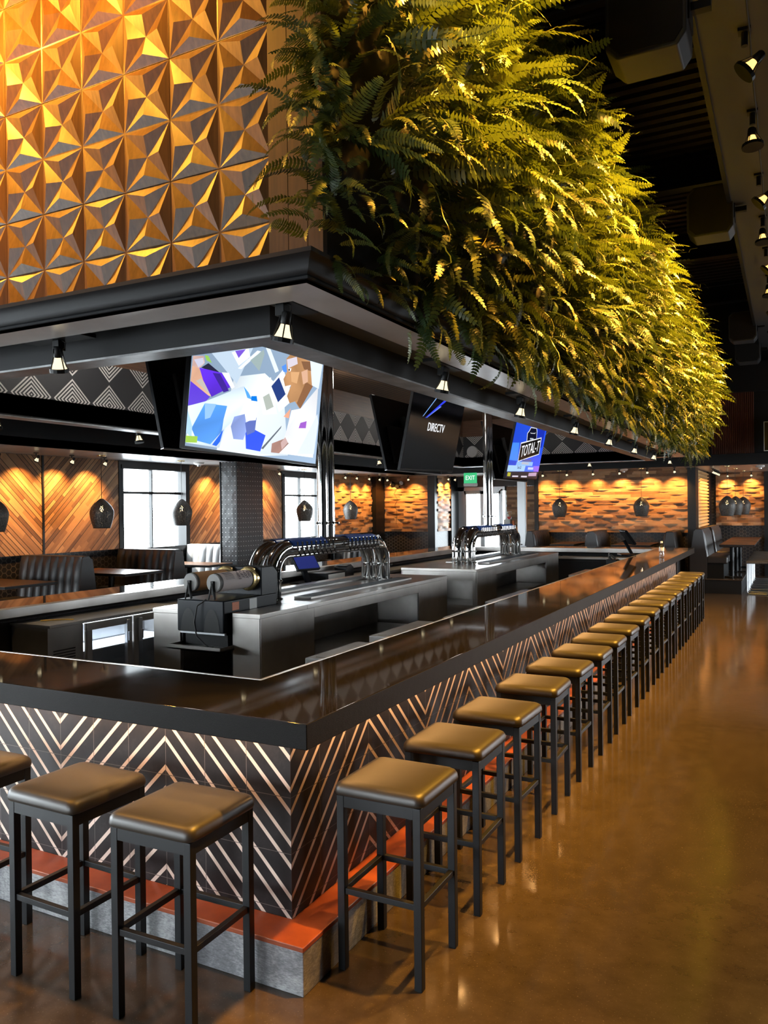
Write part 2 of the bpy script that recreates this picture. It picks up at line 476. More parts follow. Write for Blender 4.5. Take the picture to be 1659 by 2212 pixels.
# ------------------------------------------------------------------ the setting
XL, ZL = -7.95, 2.65           # left wall face, low ceiling over the booths
def plank_relief(mb, axis, pos, out, a0, a1, z0, z1, rows=.065, step=.06, amp=.042, seed=1):
    """stacked planks whose faces swell and shrink, so the ledges read as long lenses"""
    rnd = random.Random(seed); z = z0; i = 0
    while z < z1 - .005:
        zt = min(z + rows, z1); ph = rnd.uniform(0, 6.28); wl = rnd.uniform(.22, .42); n = max(2, int((a1 - a0) / step))
        base = rnd.uniform(.004, .014); vs, fs = [], []
        for k in range(n + 1):
            a = a0 + (a1 - a0) * k / n
            s_ = abs(math.sin(a / wl * 1.6 + ph)); d = .004 + base + amp * (s_ ** 1.5)
            for zz, dd in ((z, 0), (z, d), (zt, d), (zt, 0)):
                p = pos + out * dd
                vs.append((p, a, zz) if axis == 'x' else (a, p, zz))
        for k in range(n):
            for j in range(3):
                q = (k * 4 + j, (k + 1) * 4 + j, (k + 1) * 4 + j + 1, k * 4 + j + 1)
                flip = (axis == 'x' and out > 0) or (axis == 'y' and out < 0)
                fs.append(q if not (axis == 'x' and out > 0) and not (axis == 'y' and out > 0) else q[::-1])
        if axis == 'y' and out < 0: fs = [f for f in fs]
        mb.add(vs, fs); z = zt; i += 1

def build_room():
    struct(MB().box(-8.3, 8.3, -9.3, 20, -.2, 0), 'floor', 'floor')
    # roof deck and its ribs
    d = MB().box(-8.3, 8.3, -9.3, 20, 6.2, 6.4)
    for k in range(int(24.4 / .2)): d.box(-6.6, 1.25, -8.95 + k * .2, -8.85 + k * .2, 6.13, 6.2)
    struct(d, 'ceiling', 'deck')
    for i, y in enumerate((-4.6, -1.5, 1.6, 4.7, 7.8, 10.9, 14.0)):
        b = MB().box(-6.6, 1.25, y - .09, y + .09, 5.72, 5.75).box(-6.6, 1.25, y - .015, y + .015, 5.75, 6.05).box(-6.6, 1.25, y - .09, y + .09, 6.05, 6.12)
        struct(b, 'trim_%d' % (20 + i), 'black_paint')
    # wide roof bulkhead on the right
    struct(MB().box(1.25, 3.4, -9, 15.45, 5.0, 6.2), 'trim_1', 'dark_grey')
    struct(MB().box(1.21, 1.25, -9, 15.45, 4.98, 5.08).box(1.19, 1.25, -9, 15.45, 5.35, 5.4), 'trim_2', 'black_metal')
    # left side: low ceiling, fascia above it
    struct(MB().box(-8.2, -6.62, -9, 15.45, ZL, ZL + .1), 'ceiling_left', 'soffit')
    struct(MB().box(-6.72, -6.62, -9, 15.55, ZL, 6.2), 'wall_left_upper', 'black_paint')
    f = MB()
    f.box(-8.2, -3.7, 15.45, 17.6, ZL, ZL + .1); f.box(-3.7, 8.2, 15.45, 19.8, ZL, ZL + .1)
    struct(f, 'ceiling_far', 'soffit')
    struct(MB().box(-6.72, 8.2, 15.45, 15.55, ZL, 6.2), 'wall_far_upper', 'black_paint')
    struct(MB().box(-6.62, 8.2, 15.38, 15.45, ZL, 2.88), 'trim_3', 'black_paint')
    struct(MB().box(-6.62, 8.2, 15.25, 15.45, 4.15, 4.75), 'trim_4', 'black_paint')
    c = MB()
    k = .3
    while k < 1.1: c.prism([(k, 15.45), (k, 15.425), (k + .006, 15.41), (k + .016, 15.41), (k + .022, 15.425), (k + .022, 15.45)][::-1], 'z', 2.88, 4.15); k += .036
    c.box(.3, 1.1, 15.44, 15.45, 2.88, 4.15)
    struct(c, 'trim_5', 'corrugated')
    # outer walls
    WR = [(8.6, 9.7), (12.0, 14.0), (16.2, 18.8)]; xs = [-9.] + [e for p in WR for e in p] + [20.]
    b = MB().box(8.0, 8.2, -9, 20, 0, .6).box(8.0, 8.2, -9, 20, 2.6, 6.2)
    for a, e in zip(xs[::2], xs[1::2]): b.box(8.0, 8.2, a, e, .6, 2.6)
    struct(b, 'wall_right', 'black_paint')
    for i, (a, e) in enumerate(WR):
        f = MB()
        for q in ((a, e, .6, .68), (a, e, 2.52, 2.6), (a, a + .07, .68, 2.52), (e - .07, e, .68, 2.52), ((a + e) / 2 - .02, (a + e) / 2 + .02, .68, 2.52)): f.box(8.05, 8.15, *q)
        struct(f, 'window_%d' % (20 + i), 'black_metal'); portal('daylight', (8.17, (a + e) / 2, 1.6), e - a, 2.0, (-1, 0, 0))
    WB = [(-6.2, -3.6), (-2.2, -.2)]; xs = [-8.2] + [e for p in WB for e in p] + [8.2]
    b = MB().box(-8.2, 8.2, -9.2, -9, 0, .35).box(-8.2, 8.2, -9.2, -9, 2.4, 6.2)
    for a, e in zip(xs[::2], xs[1::2]): b.box(a, e, -9.2, -9, .35, 2.4)
    struct(b, 'wall_back', 'black_paint')
    n = 3
    for a, e in WB:
        struct(MB().box(a, e, -9.14, -9.06, .35, .42).box(a, e, -9.14, -9.06, 2.33, 2.4).box(a, a + .07, -9.14, -9.06, .42, 2.33)
               .box(e - .07, e, -9.14, -9.06, .42, 2.33).box((a + e) / 2 - .03, (a + e) / 2 + .03, -9.14, -9.06, .42, 2.33)
               .box(a, e, -9.13, -9.07, 1.8, 1.85), 'window_%d' % n, 'black_metal'); n += 1
        portal('daylight', ((a + e) / 2, -9.15, 1.37), e - a, 2.05, (0, 1, 0))
    # left wall: wainscot, cladding, windows
    WL = [(-8.2, -5.4), (-4.9, -2.1), (-1.6, 1.2), (6.87, 8.42), (11.5, 13.03)]
    ys = [-9.] + [e for p in WL for e in p] + [16.]
    b = MB().box(-8.2, XL, 1.27, 16, 0, 1.13).box(-8.2, XL, -9, 1.27, 0, .3)
    for a, e in zip(ys[::2], ys[1::2]): b.box(-8.2, XL, a, e, 1.13 if a > 1 else .3, ZL)
    struct(b, 'wall_left', 'honeycomb')
    clad = [('chevron_falling', 1.3, 5.325),
            ('chevron_rising', 5.355, 6.8), ('chevron_rising', 8.49, 9.95), ('chevron_falling', 9.98, 11.42)]
    for i, (m, a, e) in enumerate(clad):
        struct(MB().box(XL, XL + .03, a, e, 1.21, ZL - .002), 'trim_%d' % (40 + i), m)
    b = MB().box(XL, XL + .045, 5.325, 5.355, 1.21, ZL)
    b.box(XL, XL + .05, 13.1, 13.22, 1.21, ZL).box(XL, XL + .16, 15.5, 15.97, .2, ZL)
    struct(b, 'trim_6', 'black_metal')
    b = MB(); plank_relief(b, 'x', XL, 1, 13.22, 15.5, 1.21, ZL - .002, seed=4); struct(b, 'trim_7', 'plank')
    for i, (a, e) in enumerate(WL):
        m_ = (a + e) / 2; f = MB()
        zb = 1.1 if a > 2 else .3
        for q in ((a - .07, e + .07, zb, zb + .1), (a - .07, e + .07, 2.58, ZL), (a - .07, a + .03, zb + .1, 2.58), (e - .03, e + .07, zb + .1, 2.58)): f.box(XL - .14, XL + .045, *q)
        f.box(XL - .12, XL - .05, m_ - .012, m_ + .012, zb + .1, 2.58).box(XL - .12, XL - .05, a, e, 2.11, 2.15)
        f.box(XL - .1, XL + .06, a - .02, e + .02, 2.52, 2.585)
        o = struct(f, 'window_%d' % (i + (1 if i < 0 else 10)), 'black_metal')
        MB().box(XL - .09, XL - .084, a, e, zb + .1, 2.52).build('window_glass', 'window_glass', o)
        portal('daylight', (XL - .16, m_, (zb + 2.62) / 2), e - a, 2.5 - zb, (1, 0, 0))
    # far wall
    b = MB().box(-8.2, -6.35, 16.03, 17.6, 0, ZL).box(-3.7, -.1, 16.03, 19.8, 0, ZL).box(-.1, 8.2, 19.6, 19.8, 0, ZL)
    struct(b, 'wall_far', 'honeycomb')
    for i, (a, e, y, sd_, z0, z1) in enumerate(((-7.79, -6.5, 16.03, 5, 1.21, ZL), (-3.62, -.25, 16.03, 6, 1.21, ZL), (.05, 1.18, 19.6, 7, 1.28, ZL), (1.34, 6, 19.6, 8, 1.28, ZL),
                                          (-4.9, -4.56, 17.45, 9, 0, 2.37), (-4.44, -3.72, 17.45, 10, 0, 2.37))):
        b = MB(); plank_relief(b, 'y', y, -1, a, e, z0, z1 - .002, seed=sd_); struct(b, 'trim_%d' % (60 + i), 'plank')
    b = MB(); plank_relief(b, 'x', -6.35, 1, 16.1, 16.95, 1.21, ZL - .002, seed=12); struct(b, 'trim_66', 'plank')
    b = MB().box(-6.52, -6.32, 15.93, 16.1, 0, ZL).box(-.25, -.08, 15.97, 16.55, 0, ZL).box(-.12, -.06, 18.75, 19.6, 0, ZL).box(1.18, 1.34, 19.5, 19.6, 0, ZL)
    b.box(-6.34, -6.28, 16.95, 17.5, 0, ZL).box(-4.56, -4.44, 17.43, 17.5, 0, 2.37).box(-3.72, -3.62, 15.97, 16.03, 0, ZL)
    struct(b, 'trim_8', 'black_metal')
    struct(MB().box(-6.3, -3.7, 17.4, 17.5, 2.37, ZL), 'trim_9', 'dark_grey')
    struct(MB().box(-3.95, -3.74, 15.36, 15.45, 0, ZL).box(-3.93, -3.76, 15.34, 15.36, 0, ZL), 'trim_10', 'aluminium')
    # carved golden panel on the side of the alcove
    b = MB()
    ny_, nz_ = 10, 26; y0, y1, z0, z1 = 16.55, 18.75, .6, ZL - .03
    for i in range(ny_):
        for j in range(nz_):
            a, e = y0 + (y1 - y0) * i / ny_, y0 + (y1 - y0) * (i + 1) / ny_; c_, d_ = z0 + (z1 - z0) * j / nz_, z0 + (z1 - z0) * (j + 1) / nz_
            b.add([(-.09, a, c_), (-.09, e, c_), (-.09, e, d_), (-.09, a, d_), (-.03, a * .35 + e * .65, (c_ + d_) / 2)], [(0, 1, 4), (1, 2, 4), (2, 3, 4), (3, 0, 4)])
    struct(b, 'trim_11', 'gold_relief')
    # entrance door in the vestibule
    f = MB()
    for q in ((-6.28, -6.12, 0, 2.37), (-5.08, -5.02, 0, 2.3), (-4.96, -4.9, 0, 2.37)): f.box(q[0], q[1], 17.46, 17.56, q[2], q[3])
    f.box(-6.28, -4.9, 17.46, 17.56, 2.26, 2.37)
    o = struct(f, 'door_1', 'aluminium')
    lf = MB()
    for a, e in ((-6.12, -5.6), (-5.6, -5.08)):
        lf.box(a, a + .06, 17.48, 17.54, .02, 2.26).box(e - .06, e, 17.48, 17.54, .02, 2.26).box(a, e, 17.48, 17.54, 2.18, 2.26).box(a, e, 17.48, 17.54, .02, .25)
    lf.build('door_leaf', 'aluminium', o)
    MB().box(-6.1, -4.92, 17.505, 17.511, .2, 2.26).build('glass_pane', 'window_glass', o)
    MB().box(-6.05, -5.65, 17.4, 17.48, 2.2, 2.27).build('door_closer', 'white_plastic', o)
    portal('daylight', (-5.5, 17.58, 1.15), 1.2, 2.2, (0, -1, 0))
    struct(MB().box(-8.2, -6.3, 17.5, 17.7, 0, ZL), 'wall_far_left', 'black_paint')
    # raised floors under the booths
    struct(MB().box(XL, -6.45, -5, 16.03, 0, .2), 'floor_left_platform', 'dark_grey')
    struct(MB().box(-3.7, -.3, 14.45, 16.03, 0, .25), 'floor_far_platform', 'dark_grey')
    o = struct(MB().box(-.3, .88, 14.86, 19.6, .0, .28), 'floor_alcove_platform', 'black_paint')
    MB().box(-.32, .9, 14.84, 19.6, .28, .3).build('platform_top', 'floor', o)
build_room()

struct(MB().box(-3.76, -.16, .16, 11.69, 0, .012), 'floor_bar_bounce', 'bounce_floor')  # unseen light floor, added to bounce light up into the canopy

# ------------------------------------------------------------------ the bar counter
def build_bar():
    t = thing('bar_counter', (0, 0, 0), 'long rectangular island bar with black granite top over zigzag striped tiles', 'bar counter')
    MB().ring(-4.2, .275, -.30, 12.13, -3.63, -.30, .22, 11.5, .977, 1.07).build('countertop', 'granite', t, bevel=.004)
    MB().ring(-3.92, 0, 0, 11.85, -3.77, -.15, .15, 11.7, 0, .977).build('tiled_front', 'zigzag', t)
    MB().ring(-3.76, -.16, .16, 11.69, -3.74, -.18, .18, 11.67, 0, .976).build('inner_panel', 'black_paint', t)
    st = MB().ring(-4.074, .154, -.156, 12.0, -3.9, -.02, .02, 11.83, 0, .168).build('foot_step', 'step_render', t, bevel=.004)
    MB().ring(-4.076, .156, -.158, 12.002, -3.92, -.0, .0, 11.85, .166, .187).build('step_cap', 'terracotta', st, bevel=.004)
    MB().ring(-3.7, -.298, .218, 11.57, -3.612, -.312, .232, 11.485, 1.0, 1.072).build('counter_edge_rail', 'stainless', t, bevel=.003)
    # warm strip light tucked under the overhang
    s_ = MB().box(.06, .085, .1, 11.6, .968, .976).box(-3.8, .0, -.1, -.075, .968, .976).build('under_counter_light', 'reflector', t)
    for k in range(8):
        l = bpy.data.lights.new('strip_light', 'AREA'); l.shape = 'RECTANGLE'; l.size = .02; l.size_y = 1.45; l.energy = P_UNDERBAR; l.color = (1, .5, .16)
        o = bpy.data.objects.new('strip_light', l); COL.objects.link(o); o.parent = t
        o.location = (.075, .8 + k * 1.48, .965); o.rotation_euler = (0, R(25), 0)
    for k in range(3):
        l = bpy.data.lights.new('strip_light', 'AREA'); l.shape = 'RECTANGLE'; l.size = 1.25; l.size_y = .02; l.energy = P_UNDERBAR; l.color = (1, .5, .16)
        o = bpy.data.objects.new('strip_light', l); COL.objects.link(o); o.parent = t
        o.location = (-.7 - k * 1.3, -.09, .965); o.rotation_euler = (R(25), 0, 0)
build_bar()

# ------------------------------------------------------------------ the canopy over the bar
def build_canopy():
    t = thing('bar_canopy', (0, 0, 2.58), 'huge suspended canopy over the bar with carved wood front and dark moulded rim', 'canopy')
    off = (0, 0, 2.58)
    X0, X1, Y0, Y1 = -4.31, .21, -.165, 11.87
    # moulded rim: stepped profile run round the four sides
    prof = [(0, 2.65), (0, 2.664), (.012, 2.664), (.012, 2.674), (.006, 2.682), (.016, 2.69), (.022, 2.70), (.03, 2.725), (.046, 2.742), (.056, 2.746), (.056, 2.762), (.03, 2.765), (-.14, 2.80)]
    m = MB(off); vs, fs = [], []
    for o_, z in prof: vs += [(X0 - o_, Y0 - o_, z), (X1 + o_, Y0 - o_, z), (X1 + o_, Y1 + o_, z), (X0 - o_, Y1 + o_, z)]
    for i in range(len(prof) - 1):
        for k in range(4):
            j = (k + 1) % 4; fs.append((i * 4 + k, i * 4 + j, i * 4 + 4 + j, i * 4 + 4 + k))
    m.add(vs, fs).build('rim_moulding', 'black_paint', t, smooth=True, angle=30)
    MB(off).ring(X0, X1, Y0, Y1, -4.12, .025, .02, 11.68, 2.65, 2.70).build('soffit', 'soffit', t)
    MB(off).ring(-4.12, .025, .02, 11.68, -3.85, -.25, .25, 11.45, 2.72, 2.76).build('light_channel', 'dark_grey', t)
    MB(off).ring(-3.85, -.25, .25, 11.45, -3.70, -.40, .40, 11.3, 2.59, 2.76).build('drop_beam', 'black_paint', t)
    MB(off).ring(-3.85, -.25, .25, 11.45, -3.70, -.40, .40, 11.3, 2.58, 2.59).build('beam_bottom_plate', 'galvanised', t)
    MB(off).ring(-3.8, -.3, .3, 11.4, -3.70, -.40, .40, 11.3, 2.60, 3.145).build('diamond_band', 'diamond', t)
    MB(off).ring(-3.8, -.3, .3, 11.4, -3.72, -.38, .38, 11.32, 3.145, 3.45).build('wood_frieze', 'frieze', t)
    MB(off).box(-3.9, -.2, .2, 11.5, 3.45, 3.5).build('slat_ceiling', 'slats', t)
    MB(off).ring(-4.12, 0.02, .0, 11.7, -3.95, -.15, .15, 11.55, 2.76, 4.75).build('drum_wall', 'black_paint', t)
    MB(off).box(-4.12, .02, .0, 11.7, 4.7, 4.75).build('drum_top', 'black_paint', t)
    for x in (-3.6, -.6):
        for y in (1., 5.8, 10.7): MB(off).cyl((x, y, 4.75), (x, y, 6.2), .012, n=8).build('hanger_rod', 'black_metal', t)
    # carved panels: star pattern of raised three-sided facets
    c = .2635; zb = 2.973 - c
    for pi in range(8):
        for pj in range(4):
            m = MB(off)
            for a in range(2):
                for b in range(2):
                    i, j = pi * 2 + a, pj * 2 + b
                    x1 = -.0525 - i * c; x0 = x1 - c; z0 = zb + j * c; z1 = z0 + c
                    yb = -.004; g = .0035
                    q = [(x0 + g, yb, z0 + g), (x1 - g, yb, z0 + g), (x1 - g, yb, z1 - g), (x0 + g, yb, z1 - g)]; ctr = ((x0 + x1) / 2, yb, (z0 + z1) / 2)
                    for k in range(4):
                        A, B = q[k], q[(k + 1) % 4]
                        G = tuple((A[n] * 1. + B[n] * 1. + ctr[n] * 1.) / 3 for n in range(3)); G = (G[0], -.027, G[2])
                        m.add([A, B, ctr, G], [(0, 1, 3), (1, 2, 3), (2, 0, 3)])
            xx1 = -.0525 - pi * 2 * c; zz0 = zb + pj * 2 * c
            m.box(xx1 - 2 * c + .0015, xx1 - .0015, -.004, .0, zz0 + .0015, zz0 + 2 * c - .0015)
            m.build('carved_panel', 'carved', t)
    for x0, x1 in ((-.05, .04), (.043, .13), (.133, .2)): MB(off).box(x0, x1, -.03, .0, 2.79, 4.72).build('corner_board', 'cedar', t)
    MB(off).box(.02, .2, -.0, 11.7, 2.78, 4.65).build('planting_box', 'black_matte', t)
build_canopy()
# ------------------------------------------------------------------ bar stools
def make_stool():
    t = thing('bar_stool', (0, 0, 0), '', 'bar stool', 'backless bar stools along the bar')
    # padded seat with a soft crown
    h, r, N = .193, .035, 5; vs, fs = [], []
    def loop(sx, rr, z):
        pts = []
        for cx, cy, a0 in ((1, 1, 0), (-1, 1, 90), (-1, -1, 180), (1, -1, 270)):
            for k in range(N + 1):
                a = R(a0 + 90 * k / N); pts.append((cx * (sx - rr) + rr * math.cos(a), cy * (sx - rr) + rr * math.sin(a), z))
        return pts
    lv = [(h - .012, r, .690), (h - .001, r, .694), (h + .002, r, .705), (h, r, .722), (h - .006, r, .734), (h - .018, r * .9, .742), (h - .04, r * .8, .7455), (h - .1, r * .6, .7475), (h - .16, r * .3, .748)]
    n = 4 * (N + 1)
    for l in lv: vs += loop(*l)
    for i in range(len(lv) - 1):
        for k in range(n): fs.append((i * n + k, i * n + (k + 1) % n, (i + 1) * n + (k + 1) % n, (i + 1) * n + k))
    fs += [tuple(range(n))[::-1], tuple(range((len(lv) - 1) * n, len(lv) * n))]
    MB().add(vs, fs).build('seat', 'vinyl', t, smooth=True, angle=60)
    L, w_ = .182, .016
    a = MB()
    for s_ in (-1, 1):
        a.box(s_ * (L - .002), s_ * (L - .03), -L + .03, L - .03, .645, .69).box(-L + .03, L - .03, s_ * (L - .002), s_ * (L - .03), .645, .69)
    a.box(-L + .01, L - .01, -L + .01, L - .01, .684, .692).build('seat_frame', 'black_metal', t)
    for sx in (-1, 1):
        for sy in (-1, 1):
            cx, cy = sx * (L - w_), sy * (L - w_)
            MB().box(cx - w_, cx + w_, cy - w_, cy + w_, .0, .69).build('leg', 'black_metal', t, bevel=.002, seg=1)
    for s_ in (-1, 1):
        MB().box(-L + 2 * w_, L - 2 * w_, s_ * (L - .006), s_ * (L - .028), .30, .324).build('stretcher', 'black_metal', t, bevel=.002, seg=1)
        MB().box(s_ * (L - .006), s_ * (L - .028), -L + 2 * w_, L - 2 * w_, .30, .324).build('stretcher', 'black_metal', t, bevel=.002, seg=1)
    return t
YS = [.245, .86, 1.46, 2.15, 2.77, 3.39, 3.98, 4.60, 5.25, 5.92, 6.56, 7.14, 7.75, 8.35, 8.93, 9.55, 10.15, 10.76]
s0 = make_stool()
rnd = random.Random(3)
for i, y in enumerate(YS):
    lb = 'black square-seat bar stool, %s from the front corner in the long right-hand row' % ORD[i]
    if i == 0: lb = 'black square-seat bar stool right beside the front corner of the step'
    if i == len(YS) - 1: lb = 'farthest black bar stool, at the alcove end of the long row'
    loc = (.36 + rnd.uniform(-.006, .006), y, 0); rz = R(rnd.uniform(-1.6, 1.6))
    if i == 0: s0.location = loc; s0.rotation_euler.z = 0; s0['label'] = lb
    else: copy_tree(s0, loc, rz, lb)
copy_tree(s0, (-.222, -.372, 0), R(1.2), 'black bar stool at the short side, nearest the bar corner')
copy_tree(s0, (-.778, -.365, 0), R(-1.), 'black bar stool at the short side, second from the bar corner')
copy_tree(s0, (-1.405, -.415, 0), R(1.5), 'black bar stool at the short side, cut by the left picture edge')

# ------------------------------------------------------------------ stainless drink stations
def station(y0, y1, label, near_open):
    t = thing('drink_station', (-2.1, (y0 + y1) / 2, 0), label, 'bar station', 'stainless stations inside the bar')
    o = (-2.1, (y0 + y1) / 2, 0); XA, XB = -2.62, -1.60
    bay = .62 if not near_open else 0
    m = MB(o)
    if near_open: m.box(XA, XB, y0, y1, 1.035, 1.07)
    else: m.box(XA, XB, y0 + bay, y1, 1.035, 1.07).box(XA, -2.35, y0, y0 + bay, 1.035, 1.07).box(-1.85, XB, y0, y0 + bay, 1.035, 1.07)
    m.build('worktop', 'stainless', t, bevel=.004)
    for nm, a, e in (('side', XB - .02, XB), ('side', XA, XA + .02)):
        ya, yb = y0 + .72, y1 - .75
        b = MB(o).box(a, e, y0 + .01, ya, .08, 1.036).box(a, e, yb, y1 - .01, .08, 1.036).box(a, e, ya, yb, .955, 1.036).box(a, e, ya, yb, .08, .42)
        b.build('side_panel', 'stainless', t, bevel=.003)
    mid = MB(o).box(-2.12, -2.08, y0 + .72, y1 - .75, .1, 1.03)
    mid.build('divider_panel', 'stainless', t)
    sh = MB(o).box(-2.08, XB - .01, y0 + .72, y1 - .75, .60, .63).box(-2.6, -2.12, y0 + .72, y1 - .75, .60, .63).box(-2.6, XB - .01, y0 + .7, y1 - .73, .40, .42)
    sh.build('shelf', 'stainless', t)
    MB(o).box(XA + .01, XB - .01, y1 - .03, y1 - .01, .08, 1.036).build('end_panel', 'stainless', t)
    if near_open:
        MB(o).box(XA + .01, -2.55, y0 + .01, y0 + .03, .08, 1.036).build('end_panel', 'stainless', t); MB(o).box(-1.66, XB - .01, y0 + .01, y0 + .03, .08, 1.036).build('end_panel', 'stainless', t); MB(o).box(-2.55, -1.66, y0 + .01, y0 + .03, .93, 1.036).build('end_rail', 'stainless', t)
        MB(o).box(-2.58, -1.66, y0 + .04, y0 + .68, .6, .625).box(-2.58, -1.66, y0 + .66, y0 + .68, .1, 1.0).build('shelf', 'stainless', t)
    else:
        MB(o).box(XA + .01, -2.35, y0 + .005, y0 + .02, .08, 1.036).build('end_panel', 'stainless', t); MB(o).box(-1.85, XB - .01, y0 + .005, y0 + .02, .08, 1.036).build('end_panel', 'stainless', t)
        MB(o).box(-2.35, -2.335, y0 + .02, y0 + .62, .08, 1.036).box(-1.865, -1.85, y0 + .02, y0 + .62, .08, 1.036).box(-2.35, -1.85, y0 + .6, y0 + .62, .08, 1.036).box(-2.34, -1.86, y0 + .03, y0 + .62, .78, .8).build('bay_panel', 'dark_grey', t)
    for x in (-2.55, -1.68):
        for y in (y0 + .1, y1 - .1): MB(o).cyl((x, y, 0), (x, y, .09), .02, n=10).build('foot', 'chrome', t)
    for x in (-2.32, -1.86):
        d = MB(o).box(x - .085, x + .085, y0 + .95, y1 - .55, 1.07, 1.088); d.build('drip_tray', 'stainless', t, bevel=.003)
        g = MB(o)
        for k in range(int((y1 - y0 - 1.5) / .03)): g.box(x - .075, x + .075, y0 + .97 + k * .03, y0 + .985 + k * .03, 1.0885, 1.0895)
        g.build('drip_grille', 'dark_grey', t)
    return t
station(1.99, 5.45, 'stainless station in the bar carrying the frozen drink machine and nearer taps', False)
station(6.37, 10.15, 'stainless station deeper inside the bar under the farther taps', True)

def tap_tower(yc, label, copy_of=None):
    t = thing('beer_tap_tower', (-2.1, yc, 1.07), label, 'beer taps', 'beer tap towers')
    z = 1.07
    def arch(x, dy, zt, er, y_half):
        P = [(x, -y_half, 0), (x, -y_half, zt - er)]
        for k in range(1, 9): a = R(180 - 90 * k / 8); P.append((x, -y_half + er + er * math.cos(a), zt - er + er * math.sin(a)))
        for k in range(0, 9): a = R(90 - 90 * k / 8); P.append((x, y_half - er + er * math.cos(a), zt - er + er * math.sin(a)))
        P.append((x, y_half, 0)); return P
    for x in (-.075, .075): MB().tube(arch(x, 0, .425, .22, 1.0), .062, 18).build('arch_pipe', 'chrome', t, smooth=True)
    for x in (-.15, .15): MB().tube(arch(x, 0, .36, .14, .985), .016, 10).build('thin_pipe', 'chrome', t, smooth=True)
    for y in (-.055, .065): MB().cyl((0, y, .43), (0, y, 2.38), .05, n=20).build('ceiling_pipe', 'chrome', t, smooth=True)
    def clamp(x, y, zz, r):
        m = MB().lathe([(r, -.014), (r + .012, -.014), (r + .012, .014), (r, .014)], (x, y, zz), 20)
        m.cyl((x, y - r, zz), (x, y - r - .03, zz), .007, n=8).lathe([(.001, -.012), (.014, -.006), (.014, .006), (.001, .012)], (x, y - r - .04, zz), 8)
        m.cyl((x + r, y, zz), (x + r + .03, y, zz), .007, n=8).lathe([(.001, -.012), (.014, -.006), (.014, .006), (.001, .012)], (x + r + .04, y, zz), 8)
        m.build('pipe_clamp', 'chrome', t, smooth=True)
    for y in (-1., 1.):
        for x in (-.075, .075): clamp(x, y, .17, .062); clamp(x, y, .02, .062)
    for y in (-.055, .065): clamp(0, y, .62, .05)
    for x in (-.075, .075):
        for y in (-.9, .9): pass
    MB().lathe([(.09, -.06), (.12, -.04), (.12, .04), (.09, .06)], (0, 0, .43), 24).build('centre_hub', 'chrome', t, smooth=True)
    fb = None
    def faucet_bm():
        m = MB().cyl((.05, 0, 0), (.105, 0, 0), .013, n=10).cyl((.085, 0, .0), (.118, 0, -.06), .008, .006, n=8)
        m.cyl((.09, 0, .0), (.085, 0, .045), .006, .009, n=8).lathe([(.002, .04), (.011, .044), (.011, .06), (.002, .066)], (.085, 0, 0), 8)
        return m
    for sd_, rz in ((.075, 0), (-.075, math.pi)):
        for h in (-1, 1):
            for k in range(9):
                y = h * (.14 + k * .073)
                if fb is None: fb = faucet_bm().build('faucet', 'chrome', t, smooth=True); f = fb
                else: f = fb.copy(); COL.objects.link(f); f.parent = t
                f.location = (sd_, y, .41); f.rotation_euler = (0, 0, rz)
    for sg in (-1, 1):
        for x in (-.075, .075):
            m = MB(); N = 8; vs, fs = [], []
            for yy in (sg * .2, sg * .76):
                for k in range(N + 1): a = R(10 + 160 * k / N); vs.append((x + 0.066 * math.cos(a), yy, .43 + 0.066 * math.sin(a)))
            for k in range(N): fs.append((k, k + 1, N + 2 + k, N + 1 + k))
            m.add(vs, fs).build('film_wrap', 'blue_film', t, smooth=True)
    return t
tap_tower(3.72, 'nearer polished double-pipe beer tap tower, arching behind the frozen drink machine')
tap_tower(8.2, 'farther polished beer tap tower, arching in front of the entrance door')

